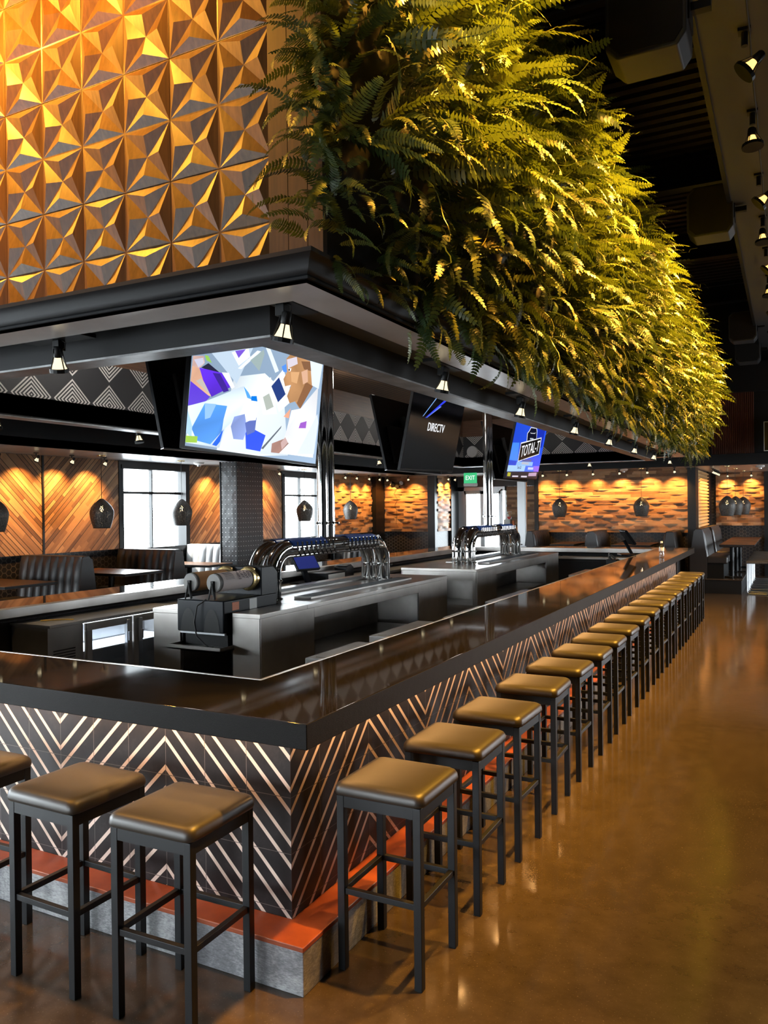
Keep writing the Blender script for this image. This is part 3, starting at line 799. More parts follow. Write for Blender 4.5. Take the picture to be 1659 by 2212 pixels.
# ------------------------------------------------------------------ frozen drink machine
def drink_machine():
    o = (-2.1, 2.2, .80); t = thing('frozen_drink_machine', o, 'black twin-barrel frozen drink machine with paper-wrapped barrels on the station end', 'drink machine')
    xa, xb = -2.32, -1.88
    MB(o).box(xa + .02, xb - .02, 2.0, 2.58, .80, .90).build('base', 'black_matte', t)
    MB(o).box(xa, xb, 1.93, 2.6, .92, 1.16).build('body', 'black_plastic', t, bevel=.012)
    for x in (-2.21, -1.99):
        N = 14; vs, fs = [], []
        for k in range(N + 1): u = -1 + 2 * k / N; vs += [(x + u * .075, 1.928, .925), (x + u * .075 * 1., 1.928, .925 + .17 * max(0, 1 - u * u) ** .6 + .001)]
        for k in range(N): fs.append((2 * k, 2 * k + 2, 2 * k + 3, 2 * k + 1))
        b = len(vs); m = MB(o).add(vs, fs)
        m.build('front_recess', 'black_matte', t)
    cw = MB(o).prism([(2.40, 1.10), (2.62, 1.10), (2.62, 1.32), (2.56, 1.375), (2.40, 1.375)], 'x', xa + .005, xb - .005)
    cw.build('rear_cowl', 'black_plastic', t, bevel=.008)
    for i, x in enumerate((-2.21, -1.99)):
        b = MB(o).cyl((x, 1.96, 1.285), (x, 2.4, 1.285), .068, n=28).cyl((x, 1.955, 1.285), (x, 1.96, 1.285), .064, n=28); bo = b.build('barrel', 'dull_steel', t, smooth=True)
        MB(o).lathe([(.075, -.02), (.095, -.015), (.095, .01), (.08, .02)], (x, 2.375, 1.285), 28, M=Matrix.Rotation(R(90), 4, 'X')).build('barrel_flange', 'brass', t, smooth=True)
        vs, fs = [], []; N = 24
        for yy in (1.985, 2.34):
            for k in range(N + 1):
                a = R(-70 + 320 * k / N); r_ = .0705 + (.01 * (k / N) ** 4); vs.append((x + r_ * math.cos(a), yy, 1.285 + r_ * math.sin(a)))
        for k in range(N): fs.append((k, k + 1, N + 2 + k, N + 1 + k))
        MB(o).add(vs, fs).build('paper_wrap', 'pink_paper' if i else 'kraft_paper', t, smooth=True)
        tp = MB(o)
        for dx in (-.028, .028): tp.cyl((x, 1.935, 1.285), (x + dx, 1.93, 1.163), .006, n=6)
        tp.cyl((x, 1.96, 1.285), (x + .004, 1.965, 1.163), .006, n=6).box(x - .012, x + .012, 1.935, 1.955, 1.2, 1.3)
        tp.build('spout_stand', 'black_matte', t)
    # printed words on the right-hand wrap
    for k, wd in enumerate(('DO', 'NOT', 'LIFT', 'HERE')):
        a = R(38); x = -1.99
        M_ = Matrix(((math.sin(a), 0, math.cos(a), x + .0728 * math.cos(a) - o[0]), (0, 1, 0, 2.30 - k * .042 - o[1]), (-math.cos(a), 0, math.sin(a), 1.285 + .0728 * math.sin(a) - o[2]), (0, 0, 0, 1)))
        text_mesh(wd, 'printed_words', 'ink', M_, .036, t)
    pr = MB(o)
    for k in range(9):
        a = R(20 + k * 7); pr.box(-1.99 + .0722 * math.cos(a) - .0006, -1.99 + .0722 * math.cos(a) + .0006, 2.02, 2.12, 1.285 + .0722 * math.sin(a) - .001, 1.285 + .0722 * math.sin(a) + .001)
    pr.build('printed_lines', 'ink', t)
    MB(o).box(xa + .01, xb - .01, 1.95, 1.97, .905, .925).build('front_strip', 'aluminium', t)
    tr = MB(o).box(-2.33, -1.84, 1.84, 2.0, .80, .812)
    tr.box(-2.33, -1.84, 1.84, 1.846, .80, .835).box(-2.33, -2.324, 1.84, 2.0, .8, .835).box(-1.846, -1.84, 1.84, 2.0, .8, .835).build('drip_tray', 'stainless', t)
    MB(o).tube([(-2.05, 1.945, 1.165), (-2.1, 1.90, 1.12), (-2.12, 1.89, 1.0), (-2.10, 1.89, .9), (-2.02, 1.89, .84), (-1.98, 1.89, .822)], .006, 8).build('power_cord', 'rubber', t, smooth=True)
    MB(o).box(-1.99, -1.95, 1.875, 1.9, .813, .83).build('plug', 'black_plastic', t)
    MB(o).box(xb + .0005, xb + .0015, 2.03, 2.11, 1.08, 1.14).build('warning_sticker', 'orange_sticker', t)
    MB(o).box(xb + .0005, xb + .0015, 2.24, 2.33, 1.06, 1.145).build('label_sticker', 'white_plastic', t)
drink_machine()

# ------------------------------------------------------------------ glass-door cooler
def cooler():
    o = (-3.6, 2.3, 0); t = thing('back_bar_cooler', o, 'low stainless back-bar cooler with two lit glass doors below the left counter', 'cooler')
    y0, y1 = 1.58, 3.02; xb, xf = -3.73, -3.30
    b = MB(o).box(xb, xf, y0, y0 + .02, .06, .93).box(xb, xf, y1 - .02, y1, .06, .93).box(xb, xb + .02, y0, y1, .06, .93).box(xb, xf, y0, y1, .06, .1).box(xb, xf, 1.9, 1.92, .06, .93)
    b.build('cabinet_shell', 'stainless', t)
    MB(o).box(xb, xf + .03, y0 - .005, y1, .925, .95).build('worktop', 'stainless', t, bevel=.004)
    MB(o).box(xf - .02, xf, y0 + .02, 1.9, .08, .92).build('machine_panel', 'stainless', t)
    g = MB(o)
    for k in range(8): g.box(xf, xf + .003, 1.63, 1.84, .58 + k * .022, .59 + k * .022)
    g.build('vent_grille', 'black_matte', t)
    for a, e, hy in ((1.93, 2.42, 2.36), (2.44, 3.0, 2.5)):
        d = MB(o)
        d.box(xf, xf + .035, a, e, .86, .92).box(xf, xf + .035, a, e, .08, .15).box(xf, xf + .035, a, a + .055, .15, .86).box(xf, xf + .035, e - .055, e, .15, .86)
        do = d.build('door', 'stainless', t, bevel=.003)
        MB(o).box(xf + .012, xf + .018, a + .05, e - .05, .14, .87).build('door_glass', 'door_glass', do)
        hm = MB(o).box(xf + .035, xf + .06, hy - .02, hy + .02, .70, .90).box(xf + .06, xf + .075, hy - .014, hy + .014, .72, .80); hm.build('door_handle', 'aluminium', do, bevel=.004)
    for z in (.35, .675):
        MB(o).box(xb + .05, xf - .03, 1.93, 2.99, z, z + .012).build('shelf', 'white_plastic', t)
    MB(o).box(xb + .02, xb + .03, 1.93, 2.99, .1, .9).build('inner_lining', 'aluminium', t)
    MB(o).box(xb + .03, xf - .05, 1.95, 2.98, .905, .915).build('inner_light', 'fridge_led', t)
    for x in (xb + .05, xf - .05):
        for y in (y0 + .06, y1 - .06): MB(o).cyl((x, y, 0), (x, y, .065), .025, n=10).build('foot', 'black_metal', t)
cooler()
tag(MB((-3.45, 1.82, .951)).tube([(-3.55, 1.72, .954), (-3.48, 1.8, .955), (-3.42, 1.86, .954), (-3.36, 1.88, .954)], .004, 6).build('cable_tie', 'yellow_cord'), 'thin yellow strap lying on the cooler worktop', 'strap').location = (-3.45, 1.82, .951)

# lower cabinets along the left counter, past the cooler
def back_cabinet(i, y0, y1, z1, lab):
    o = (-3.62, (y0 + y1) / 2, 0); t = thing('bar_cabinet', o, lab, 'cabinet', 'stainless cabinets below the left counter')
    xb, xf = -3.72, -3.32
    MB(o).box(xb, xf + .02, y0, y1, z1 - .03, z1).build('worktop', 'stainless', t, bevel=.004)
    MB(o).box(xb, xf, y0 + .01, y1 - .01, .06, z1 - .03).build('body', 'stainless' if i % 2 else 'dark_grey', t, bevel=.003)
    ym = (y0 + y1) / 2
    for a, e in ((y0 + .03, ym - .01), (ym + .01, y1 - .03)):
        d = MB(o).box(xf, xf + .018, a, e, .12, z1 - .06).build('door', 'stainless', t, bevel=.003)
        MB(o).cyl((xf + .03, a + .06, z1 - .2), (xf + .03, a + .06, z1 - .1), .006, n=8).build('door_handle', 'chrome', d)
    MB(o).box(xb + .03, xf - .03, y0 + .03, y1 - .03, 0, .06).build('plinth', 'black_metal', t)
for i, (a, e, lab) in enumerate(((3.1, 4.7, 'stainless cabinet right behind the cooler under the left counter'), (4.75, 6.5, 'low cabinet carrying the sales terminal under the left counter'),
                                 (6.6, 8.4, 'low steel cabinet below the left counter, beyond the sales terminal'), (8.5, 10.9, 'last low steel cabinet of the left counter, near the far corner'))):
    back_cabinet(i, a, e, .93, lab)
# dark cabinets below the far counter
for i, (a, e, lab) in enumerate(((-3.5, -1.95, 'dark closed cabinet below the far counter, left half'), (-1.9, -.35, 'dark closed cabinet below the far counter, right half'))):
    o = ((a + e) / 2, 11.4, 0); t = thing('bar_cabinet', o, lab, 'cabinet', 'dark cabinets below the far counter')
    MB(o).box(a, e, 11.2, 11.6, .05, .9).build('body', 'black_paint', t, bevel=.004)
    MB(o).box(a, e, 11.17, 11.6, .9, .93).build('worktop', 'stainless', t)
    m_ = (a + e) / 2
    for p, q in ((a + .03, m_ - .01), (m_ + .01, e - .03)): MB(o).box(p, q, 11.182, 11.2, .1, .86).build('door', 'black_paint', t)
    MB(o).box(a + .03, e - .03, 11.25, 11.6, 0, .05).build('plinth', 'black_metal', t)

# stainless sinks and bins hanging inside the long right side
def sink(i, y0, y1, lab, x0=-1.0, z1=.86):
    o = (-.65, (y0 + y1) / 2, 0); t = thing('under_bar_bin', o, lab, 'under-bar unit', 'stainless units inside the long right side')
    xe = -.345
    MB(o).box(x0, xe, y0, y1, z1 - .075, z1).build('top_box', 'stainless', t, bevel=.006)
    MB(o).box(x0 + .05, xe - .05, y0 + .05, y1 - .05, z1, z1 + .004).build('lid', 'stainless', t, bevel=.002)
    MB(o).box(x0 + .04, xe, y0 + .02, y1 - .02, .35, z1 - .075).build('basin', 'stainless', t)
    for x in (x0 + .06, xe - .04):
        for y in (y0 + .06, y1 - .06): MB(o).cyl((x, y, 0), (x, y, .36), .018, n=8).build('leg', 'chrome', t)
    MB(o).lathe([(.002, 0), (.01, .002), (.01, .01), (.004, .014)], (x0 + .05, y0, z1 - .04), 10, M=Matrix.Rotation(R(90), 4, 'X')).build('knob', 'chrome', t)
for i, (a, e, l, x0, z1) in enumerate(((1.68, 2.36, 'wide stainless bin with a round stud on its end, nearest the bar corner', -1.02, .86), (2.62, 3.5, 'second stainless bin from the bar corner, lid catching creased reflections', -1.06, .86),
                                    (3.9, 4.8, 'third stainless unit from the bar corner inside the right side', -1.0, .84), (5.0, 6.3, 'fourth stainless unit from the bar corner inside the right side', -1.0, .86),
                                    (6.6, 7.9, 'stainless drainboard unit deep inside the right side of the bar', -.95, .84), (8.2, 9.2, 'stainless unit beside the far sales terminal', -.95, .88))):
    sink(i, a, e, l, x0, z1)

# ------------------------------------------------------------------ sales terminals, printer, bottle
def terminal(loc, rz, lab, lit):
    t = thing('sales_terminal', loc, lab, 'sales terminal', rz=rz)
    MB().box(-.13, .13, -.11, .11, 0, .018).build('base', 'black_plastic', t, bevel=.005)
    MB().prism([(-.1, .018), (-.06, .018), (.05, .22), (.02, .235)], 'x', -.035, .035).build('stand', 'black_plastic', t)
    M_ = Matrix.Translation((0, -.02, .27)) @ Matrix.Rotation(R(-35), 4, 'X')
    MB().obox(M_, .18, .018, .13).build('screen_housing', 'black_plastic', t, bevel=.006)
    MB().obox(M_ @ Matrix.Translation((0, -.019, 0)), .165, .0015, .115).build('screen', 'blue_plastic' if lit else 'screen_off', t)
    return t
terminal((-3.42, 5.35, .93), R(75), 'black sales terminal with a blue glow on the left counter behind the nearer taps', True)
o = (-3.45, 5.95, .93); t = thing('cash_drawer', o, 'black cash drawer with a white front plate beside the left sales terminal', 'cash drawer')
MB(o).box(-3.6, -3.3, 5.66, 6.2, .931, 1.03).build('body', 'black_plastic', t, bevel=.004); MB(o).box(-3.3, -3.296, 5.72, 6.12, .95, 1.01).build('front_plate', 'white_plastic', t)
o = (-3.45, 6.4, .93); t = thing('receipt_printer', o, 'small black receipt printer with sloped lid on the left counter', 'printer')
MB(o).prism([(6.3, .931), (6.5, .931), (6.5, 1.05), (6.44, 1.09), (6.3, 1.06)], 'x', -3.56, -3.38).build('body', 'black_plastic', t, bevel=.006); MB(o).box(-3.55, -3.39, 6.32, 6.42, 1.075, 1.085).build('lid', 'dark_grey', t)
terminal((-.45, 9.75, 1.07), R(115), 'black sales terminal seen from behind at the far end of the right side', False)
o = (-.58, 9.35, .885); t = thing('soda_gun_holder', o, 'small dark clutter of soda gun and holder just before the far sales terminal', 'soda gun')
MB(o).box(-.66, -.5, 9.27, 9.43, .885, 1.03).build('holder', 'black_plastic', t, bevel=.01); MB(o).tube([(-.58, 9.3, 1.02), (-.6, 9.22, 1.08), (-.56, 9.16, 1.1), (-.5, 9.14, 1.05)], .014, 8).build('hose', 'rubber', t, smooth=True); MB(o).cyl((-.62, 9.3, 1.02), (-.62, 9.3, 1.12), .013, n=10).build('nozzle', 'chrome', t)
t = thing('water_bottle', (.13, 9.25, 1.07), 'clear plastic water bottle with white cap standing on the far bar top', 'bottle')
MB().lathe([(.02, .001), (.034, .006), (.035, .06), (.033, .075), (.035, .09), (.035, .15), (.03, .175), (.014, .2), (.014, .212)], n=20).build('bottle_body', 'bottle_plastic', t, smooth=True)
MB().lathe([(.016, .21), (.017, .213), (.017, .232), (.014, .235)], n=16).build('cap', 'white_plastic', t); MB().lathe([(.0356, .1), (.0356, .145)], n=20).build('label_band', 'white_plastic', t, smooth=True)
MB().lathe([(.001, .008), (.031, .01), (.032, .06), (.031, .15), (.02, .165), (.001, .166)], n=20).build('water', 'bottle_plastic', t, smooth=True)
# ------------------------------------------------------------------ televisions in back-to-back pairs
def picture(parent, W, H, polys, name='screen_picture'):
    """flat coloured shapes shown by a lit screen, u to the right and v up"""
    vs, fs, cs = [], [], []
    for i, (c, p) in enumerate(polys):
        b = len(vs); vs += [(-.0012 - i * .00003, W / 2 - 0 - W + u * W, v * H) for u, v in p]
        fs.append(tuple(range(b, b + len(p)))); cs += [(*[min(1, q * (.72 + .5 * ((k * 37 + i * 11) % 10) / 9)) for q in c], 1) for k in range(len(p))] if len(p) > 4 or i == 0 else [(*c, 1)] * len(p)
    vs = [(-x, y, z) for x, y, z in vs]
    me = bpy.data.meshes.new(name); me.from_pydata(vs, [], fs); me.update()
    at = me.color_attributes.new('Col', 'FLOAT_COLOR', 'POINT'); at.data.foreach_set('color', [q for c in cs for q in c])
    me.materials.append(MT['picture']); o = bpy.data.objects.new(name, me); COL.objects.link(o); o.parent = parent; return o
def tv(x, yc, z, W, H, side, lab, roll=0., tilt=12.5, yaw=0.):
    """set whose lower edge hangs at (x, z); local +x is the screen side, leaning out at the top"""
    t = thing('television', (x, yc, z), lab, 'television', 'televisions hung in pairs over the bar')
    t.rotation_euler = (Matrix.Rotation(R(yaw) + (0 if side > 0 else math.pi), 4, 'Z') @ Matrix.Rotation(R(roll), 4, 'X') @ Matrix.Rotation(R(tilt), 4, 'Y')).to_euler()
    b = .016
    MB().box(-.03, -.002, -W / 2 - b, W / 2 + b, -b, H + b).build('tv_frame', 'black_plastic', t, bevel=.003)
    MB().box(-.062, -.03, -W * .38, W * .38, .06, H * .6).build('back_cover', 'black_matte', t, bevel=.01)
    MB().box(-.004, -.0005, -W / 2, W / 2, 0, H).build('screen', 'screen_off', t)
    MB().box(-.03, .0, -W / 2 - b, W / 2 + b, -b - .004, -b + .001).box(-.03, .0, -W / 2 - b - .003, -W / 2 - b, -b, H + b).build('bezel_trim', 'aluminium' if side < 0 else 'black_plastic', t)
    MB().box(-.12, -.062, -.2, .2, H * .35, H * .75).build('wall_bracket', 'black_metal', t)
    return t
T1 = [((.34, .47, .64), [(0, 0), (1, 0), (1, 1), (0, 1)]),
    ((.78, .87, .96), [(.28, .6), (.5, .7), (.66, .6), (.74, .04), (.5, 0), (.2, 0)]), ((.55, .68, .82), [(.1, .75), (.3, .98), (.42, .95), (.3, .55)]),
    ((.75, .5, .45), [(.008, .668), (.073, .692), (.081, .641), (.046, .581), (.007, .595)]),
    ((.6, .6, .75), [(.015, .644), (.068, .676), (.076, .639), (.045, .595)]),
    ((.8, .45, .3), [(.007, .595), (.051, .59), (.137, .406), (.114, .406), (.004, .475)]),
    ((.55, .5, .45), [(.036, .491), (.067, .521), (.139, .413), (.112, .426)]),
    ((.3, .6, .1), [(.078, .7), (.1, .702), (.126, .656), (.091, .664)]),
    ((.02, .02, .05), [(.062, .6), (.104, .648), (.176, .604), (.159, .588)]),
    ((.12, .03, .75), [(.051, .596), (.194, .603), (.261, .512), (.14, .4), (.079, .511)]),
    ((.05, .02, .3), [(.136, .584), (.183, .593), (.251, .48), (.216, .456)]),
    ((.12, .05, .7), [(.004, .481), (.131, .397), (.095, .34), (0, .298)]),
    ((.88, .92, 1), [(.194, .607), (.241, .619), (.288, .52), (.268, .499)]),
    ((.88, .94, 1), [(.249, .784), (.364, .864), (.382, .797), (.305, .697)]),
    ((.2, .1, .7), [(.272, .804), (.346, .846), (.3, .757)]),
    ((.85, .92, 1), [(.3, .674), (.43, .867), (.458, .87), (.325, .675)]),
    ((.8, .9, 1), [(.489, .919), (.524, .925), (.609, .756), (.581, .731)]),
    ((.35, .45, .45), [(.384, .769), (.477, .892), (.486, .858), (.456, .704)]),
    ((.72, .86, 1), [(0, .294), (.1, .354), (.347, .545), (.38, .445), (.332, .301), (.246, .181), (.215, .019), (.006, .023)]),
    ((.08, .32, .9), [(.101, .341), (.247, .358), (.23, .248), (.224, .148), (.155, .037), (.069, .049), (.031, .135)]),
    ((.3, .55, 1), [(.101, .341), (.175, .354), (.142, .241), (.109, .22)]),
    ((.45, .7, 1), [(.001, .262), (.035, .15), (.035, .069), (.001, .096)]),
    ((0, .12, .8), [(.167, .035), (.235, .171), (.218, .069), (.196, .03)]),
    ((.1, .4, .95), [(.35, .546), (.383, .46), (.42, .455), (.389, .506)]),
    ((.01, .07, .85), [(.382, .239), (.543, .183), (.511, .039), (.402, .044)]),
    ((.28, .38, .8), [(.301, .286), (.376, .326), (.398, .198), (.377, .113), (.307, .107), (.282, .203)]),
    ((.1, .15, .5), [(.381, .254), (.463, .317), (.458, .196), (.401, .155)]),
    ((.9, .95, 1), [(.358, .395), (.47, .409), (.458, .293), (.386, .27)]),
    ((0, .2, .8), [(.411, .482), (.451, .494), (.46, .451), (.413, .446)]),
    ((.88, .94, .95), [(.456, .615), (.549, .682), (.622, .386), (.509, .351)]),
    ((.45, .5, .45), [(.499, .499), (.545, .543), (.589, .439), (.534, .395)]),
    ((.92, .96, .98), [(.553, .622), (.644, .783), (.748, .545), (.636, .405)]),
    ((.02, .05, .22), [(.558, .608), (.613, .702), (.679, .574), (.622, .487)]),
    ((.1, .3, .9), [(.628, .801), (.663, .836), (.676, .77), (.646, .76)]),
    ((.8, .9, 1), [(.871, .938), (.991, .951), (.972, .707), (.906, .721)]),
    ((.52, .27, .12), [(.663, .884), (.694, .934), (.871, .934), (.906, .721), (.856, .607), (.809, .48), (.764, .533), (.719, .505), (.692, .561), (.719, .664), (.671, .634), (.651, .699), (.676, .77)]),
    ((.72, .66, .75), [(.667, .877), (.749, .931), (.762, .871), (.681, .803)]),
    ((.75, .42, .2), [(.706, .78), (.783, .805), (.768, .695), (.72, .697)]),
    ((.28, .13, .06), [(.846, .736), (.915, .716), (.817, .482), (.781, .521)]),
    ((.25, .12, .06), [(.791, .905), (.872, .93), (.887, .848), (.821, .842)]),
    ((.75, .45, .3), [(.799, .811), (.853, .853), (.866, .742), (.824, .704)]),
    ((.98, .98, 1), [(.67, .642), (.718, .668), (.696, .61)]),
    ((.95, .95, .95), [(.681, .807), (.711, .813), (.705, .784), (.686, .781)]),
    ((.05, .03, .03), [(.685, .801), (.698, .805), (.698, .787), (.688, .783)]),
    ((.93, .95, 1), [(.817, .482), (.966, .723), (.969, .055), (.663, .048), (.708, .247), (.74, .446)]),
    ((.75, .82, .98), [(.978, .472), (.994, .391), (.975, .089), (.818, .065)]),
    ((.35, .1, .6), [(.827, .353), (.883, .382), (.88, .315), (.815, .302)]),
    ((.9, .4, .25), [(.676, .375), (.731, .46), (.722, .37)]),
    ((.35, .18, .14), [(.598, .123), (.691, .18), (.739, .149), (.663, .048), (.596, .045)]),
    ((.6, .4, .38), [(.67, .144), (.704, .198), (.731, .155), (.683, .083)]),
    ((.1, .12, .15), [(.516, .067), (.667, .294), (.661, .269), (.531, .062)]),
    ((.35, .6, .05), [(0, .074), (.072, .083), (.07, .034), (0, .024)]),
]
a = tv(-1.95, 2.467, 2.246, 1.736, .93, 1, 'large lit television showing a smiling bald boy beside a person in blue gown', -1.56, 5.2, 1.1)
picture(a, 1.736, .93, T1)
b = tv(-1.95, 5.758, 2.265, 1.46, .82, 1, 'dark television with white satellite service logo, hung over the bar', 1.2)
picture(b, 1.46, .82, [((.25, .5, 1.), [(.4, 1), (.415, 1), (.23, .73), (.21, .715)]), ((.03, .05, .8), [(.57, 1), (.62, 1), (.29, .72), (.257, .7)]), ((.15, .25, 1.), [(.5, .9), (.53, .9), (.3, .715), (.28, .705)])])
Mx = Matrix(((0, 0, 1, .002), (1, 0, 0, 0), (0, 1, 0, 0), (0, 0, 0, 1)))
text_mesh('DIRECTV', 'screen_lettering', 'text_white', Matrix.Translation((0, -.0, .59 * .82)) @ Mx, .135, b, sx=.88)
c = tv(-1.95, 9.345, 2.272, 1.6, .86, 1, 'lit television with blue advert reading TOTAL-T, farthest of the three', .8)
picture(c, 1.6, .86, [((.02, .09, .85), [(0, 0), (1, 0), (1, 1), (0, 1)]), ((.05, .25, .95), [(0, .3), (.25, .3), (.2, .62), (0, .6)]), ((.01, .03, .45), [(.72, .55), (.95, .6), (.95, 1), (.7, 1)]),
    ((.85, .9, 1), [(.41, .66), (.72, .74), (.685, .885), (.65, .94), (.46, .93), (.425, .86), (.38, .81)]), ((.004, .005, .02), [(.425, .66), (.71, .735), (.67, .885), (.64, .925), (.47, .915), (.435, .85), (.395, .805)]),
    ((.8, .85, .9), [(.475, .84), (.49, .815), (.63, .83), (.645, .86), (.62, .84), (.5, .828)]), ((.5, .55, .6), [(.5, .737), (.61, .742), (.615, .718), (.5, .71)]),
    ((.85, .87, .9), [(.245, .625), (.875, .79), (.905, .465), (.26, .285)]), ((.006, .005, .004), [(.257, .605), (.859, .768), (.892, .477), (.272, .302)]),
    ((.1, .12, .35), [(.393, .333), (.691, .352), (.684, .29), (.384, .275)]), ((.25, .5, .95), [(.24, .29), (.75, .31), (.75, .225), (.22, .21)]), ((.45, .5, .6), [(.39, .29), (.62, .295), (.62, .25), (.38, .245)]),
    ((.38, .62, .95), [(0, .21), (.532, .228), (.52, .125), (0, .1)]), ((.06, .18, .9), [(.532, .228), (1, .243), (1, .135), (.52, .125)]), ((.3, .15, .85), [(.8, .236), (1, .243), (1, .135), (.83, .13)]),
    ((.55, .62, .95), [(.62, .205), (.8, .21), (.8, .165), (.62, .16)]), ((.02, .02, .03), [(0, .1), (1, .135), (1, 0), (0, 0)]), ((.45, .45, .04), [(.03, .085), (.12, .085), (.12, .02), (.03, .02)]), ((.7, .65, .75), [(.18, .035), (.36, .04), (.36, .015), (.18, .01)]), ((.7, .65, .75), [(.45, .04), (.64, .045), (.64, .015), (.45, .012)]), ((.5, .35, .5), [(.68, .1), (.95, .12), (.95, .05), (.68, .04)])])
Ml = Matrix.Translation((.0005, -.8 + 1.6 * .57, .86 * .535)) @ Matrix.Rotation(R(9), 4, 'X')
text_mesh('TOTAL-T', 'screen_lettering', 'text_white', Ml @ Mx, .25, c, sx=.86, shear=.12)
text_mesh('Text GO', 'screen_lettering', 'ink', Matrix.Translation((.0006, -.8 + 1.6 * .34, .86 * .185)) @ Mx, .07, c, sx=.8)
for i, (y, z, W, H, lab) in enumerate(((2.467, 2.27, 1.736, .93, 'black back of the television paired with the one showing the boy'), (5.758, 2.25, 1.46, .82, 'black television turned away, paired with the satellite logo one'), (9.345, 2.25, 1.6, .86, 'black television turned away, paired with the TOTAL-T one'))):
    tv(-2.14, y, z, W, H, -1, lab)
    o = (-2.045, y, 2.6); t = thing('tv_ceiling_mount', o, 'black ceiling bracket between the %s pair of televisions' % ('near', 'middle', 'far')[i], 'bracket')
    MB(o).cyl((-2.045, y, 2.55), (-2.045, y, 3.45), .025, n=12).build('drop_pole', 'black_metal', t); MB(o).box(-2.125, -1.965, y - .25, y + .25, 2.62, 2.68).build('cross_bar', 'black_metal', t)
    MB(o).box(-2.12, -1.97, y - .08, y + .08, 3.44, 3.45).build('ceiling_plate', 'black_metal', t)

# ------------------------------------------------------------------ small spot lamps
def head(t, loc, d, r=.026, lens='lamp_lens', scale=1., cord=True):
    """gimbal head: glass reflector bulb in an open wire ring, pointing along d"""
    q = Vector(d).to_track_quat('-Z', 'Y').to_matrix().to_4x4(); M_ = Matrix.Translation(loc) @ q
    def pts(prof): return [(a * scale, b * scale) for a, b in prof]
    MB().lathe(pts([(.012, .085), (.016, .08), (.016, .05), (.013, .045)]), n=12, M=M_).build('lamp_socket', 'black_metal', t, smooth=True)
    MB().lathe(pts([(.013, .046), (.017, .03), (.024, .012), (r, .002)]), n=16, M=M_).build('reflector_bulb', 'reflector' if lens == 'lamp_lens' else 'roof_glow', t, smooth=True)
    MB().lathe(pts([(.001, -.001), (r * .9, -.001), (r * .92, .003), (.001, .004)]), n=16, M=M_).build('lens', lens, t)
    MB().lathe(pts([(r + .001, -.008), (r + .004, -.008), (r + .004, .006), (r + .001, .006)]), n=16, M=M_).build('retaining_ring', 'black_metal', t)
    m = MB()
    for k in range(4):
        a = R(45 + 90 * k); p = [M_ @ Vector((rr * math.cos(a) * scale, rr * math.sin(a) * scale, zz * scale)) for rr, zz in ((.016, .078), (.02, .05), (r + .003, 0))]
        m.tube([tuple(v) for v in p], .0022 * scale, 6)
    m.build('wire_cage', 'black_metal', t)
def ring_lamp(x, y, d, lab, axis):
    t = thing('channel_spotlight', (x, y, 2.72), lab, 'spotlight', 'spot lamps in the canopy channel')
    s_ = (.2, .05) if axis == 'x' else (.05, .2)
    MB().box(-s_[0], s_[0], -s_[1], s_[1], -.06, -.04).build('mounting_plate', 'black_metal', t, bevel=.002)
    MB().box(-.02, .02, -.02, .02, -.04, 0).box(-.022, .022, -.022, .022, -.11, -.06).build('swivel_block', 'black_metal', t, bevel=.003)
    MB().tube([(.02, 0, -.06), (.045, .0, -.075), (.04, 0, -.1), (.01, 0, -.11)], .003, 6).build('lamp_wire', 'rubber', t, smooth=True)
    head(t, (0, 0, -.205), d, r=.03, scale=1.35)
    spot('spot_beam', t, tuple(Vector((0, 0, -.205)) + Vector(d).normalized() * .03), d, P_RING, (1, .72, .4), 70)
# right, front, left and far sides of the channel
for i, y in enumerate((-.01 + .08, 1.73, 3.25, 4.95, 6.57, 8.2, 9.86)):
    ring_lamp(-.06, y, (-.25, .05, -1), ('channel spot lamp at the front right corner of the canopy', 'channel spot lamp second from the corner, among hanging fern tips', 'channel spot lamp third along the right side, below the ferns', 'channel spot lamp fourth along the right side, below the ferns',
              'channel spot lamp fifth along the right side, below the ferns', 'channel spot lamp sixth along the right side, below the ferns', 'channel spot lamp last along the right side, nearest the far wall')[i], 'y')
for i, x in enumerate((-1.40, -2.8)):
    ring_lamp(x, .1, (-.18, .25, -1), ('channel spot lamp on the canopy front, left of the corner one', 'channel spot lamp on the canopy front, farthest left')[i], 'x')
for i, y in enumerate((1.7, 3.3, 4.95, 6.55, 8.5, 10.1)):
    ring_lamp(-4.02, y, (.2, 0, -1), 'glowing channel spot lamp, %s along the left side of the canopy' % ORD[i], 'y')
for i, x in enumerate((-4.1, -2.75, -1.41, -.05)):
    ring_lamp(x, 11.6, (0, -.2, -1), 'glowing channel spot lamp, %s from the left on the far side of the canopy' % ORD[i], 'x')

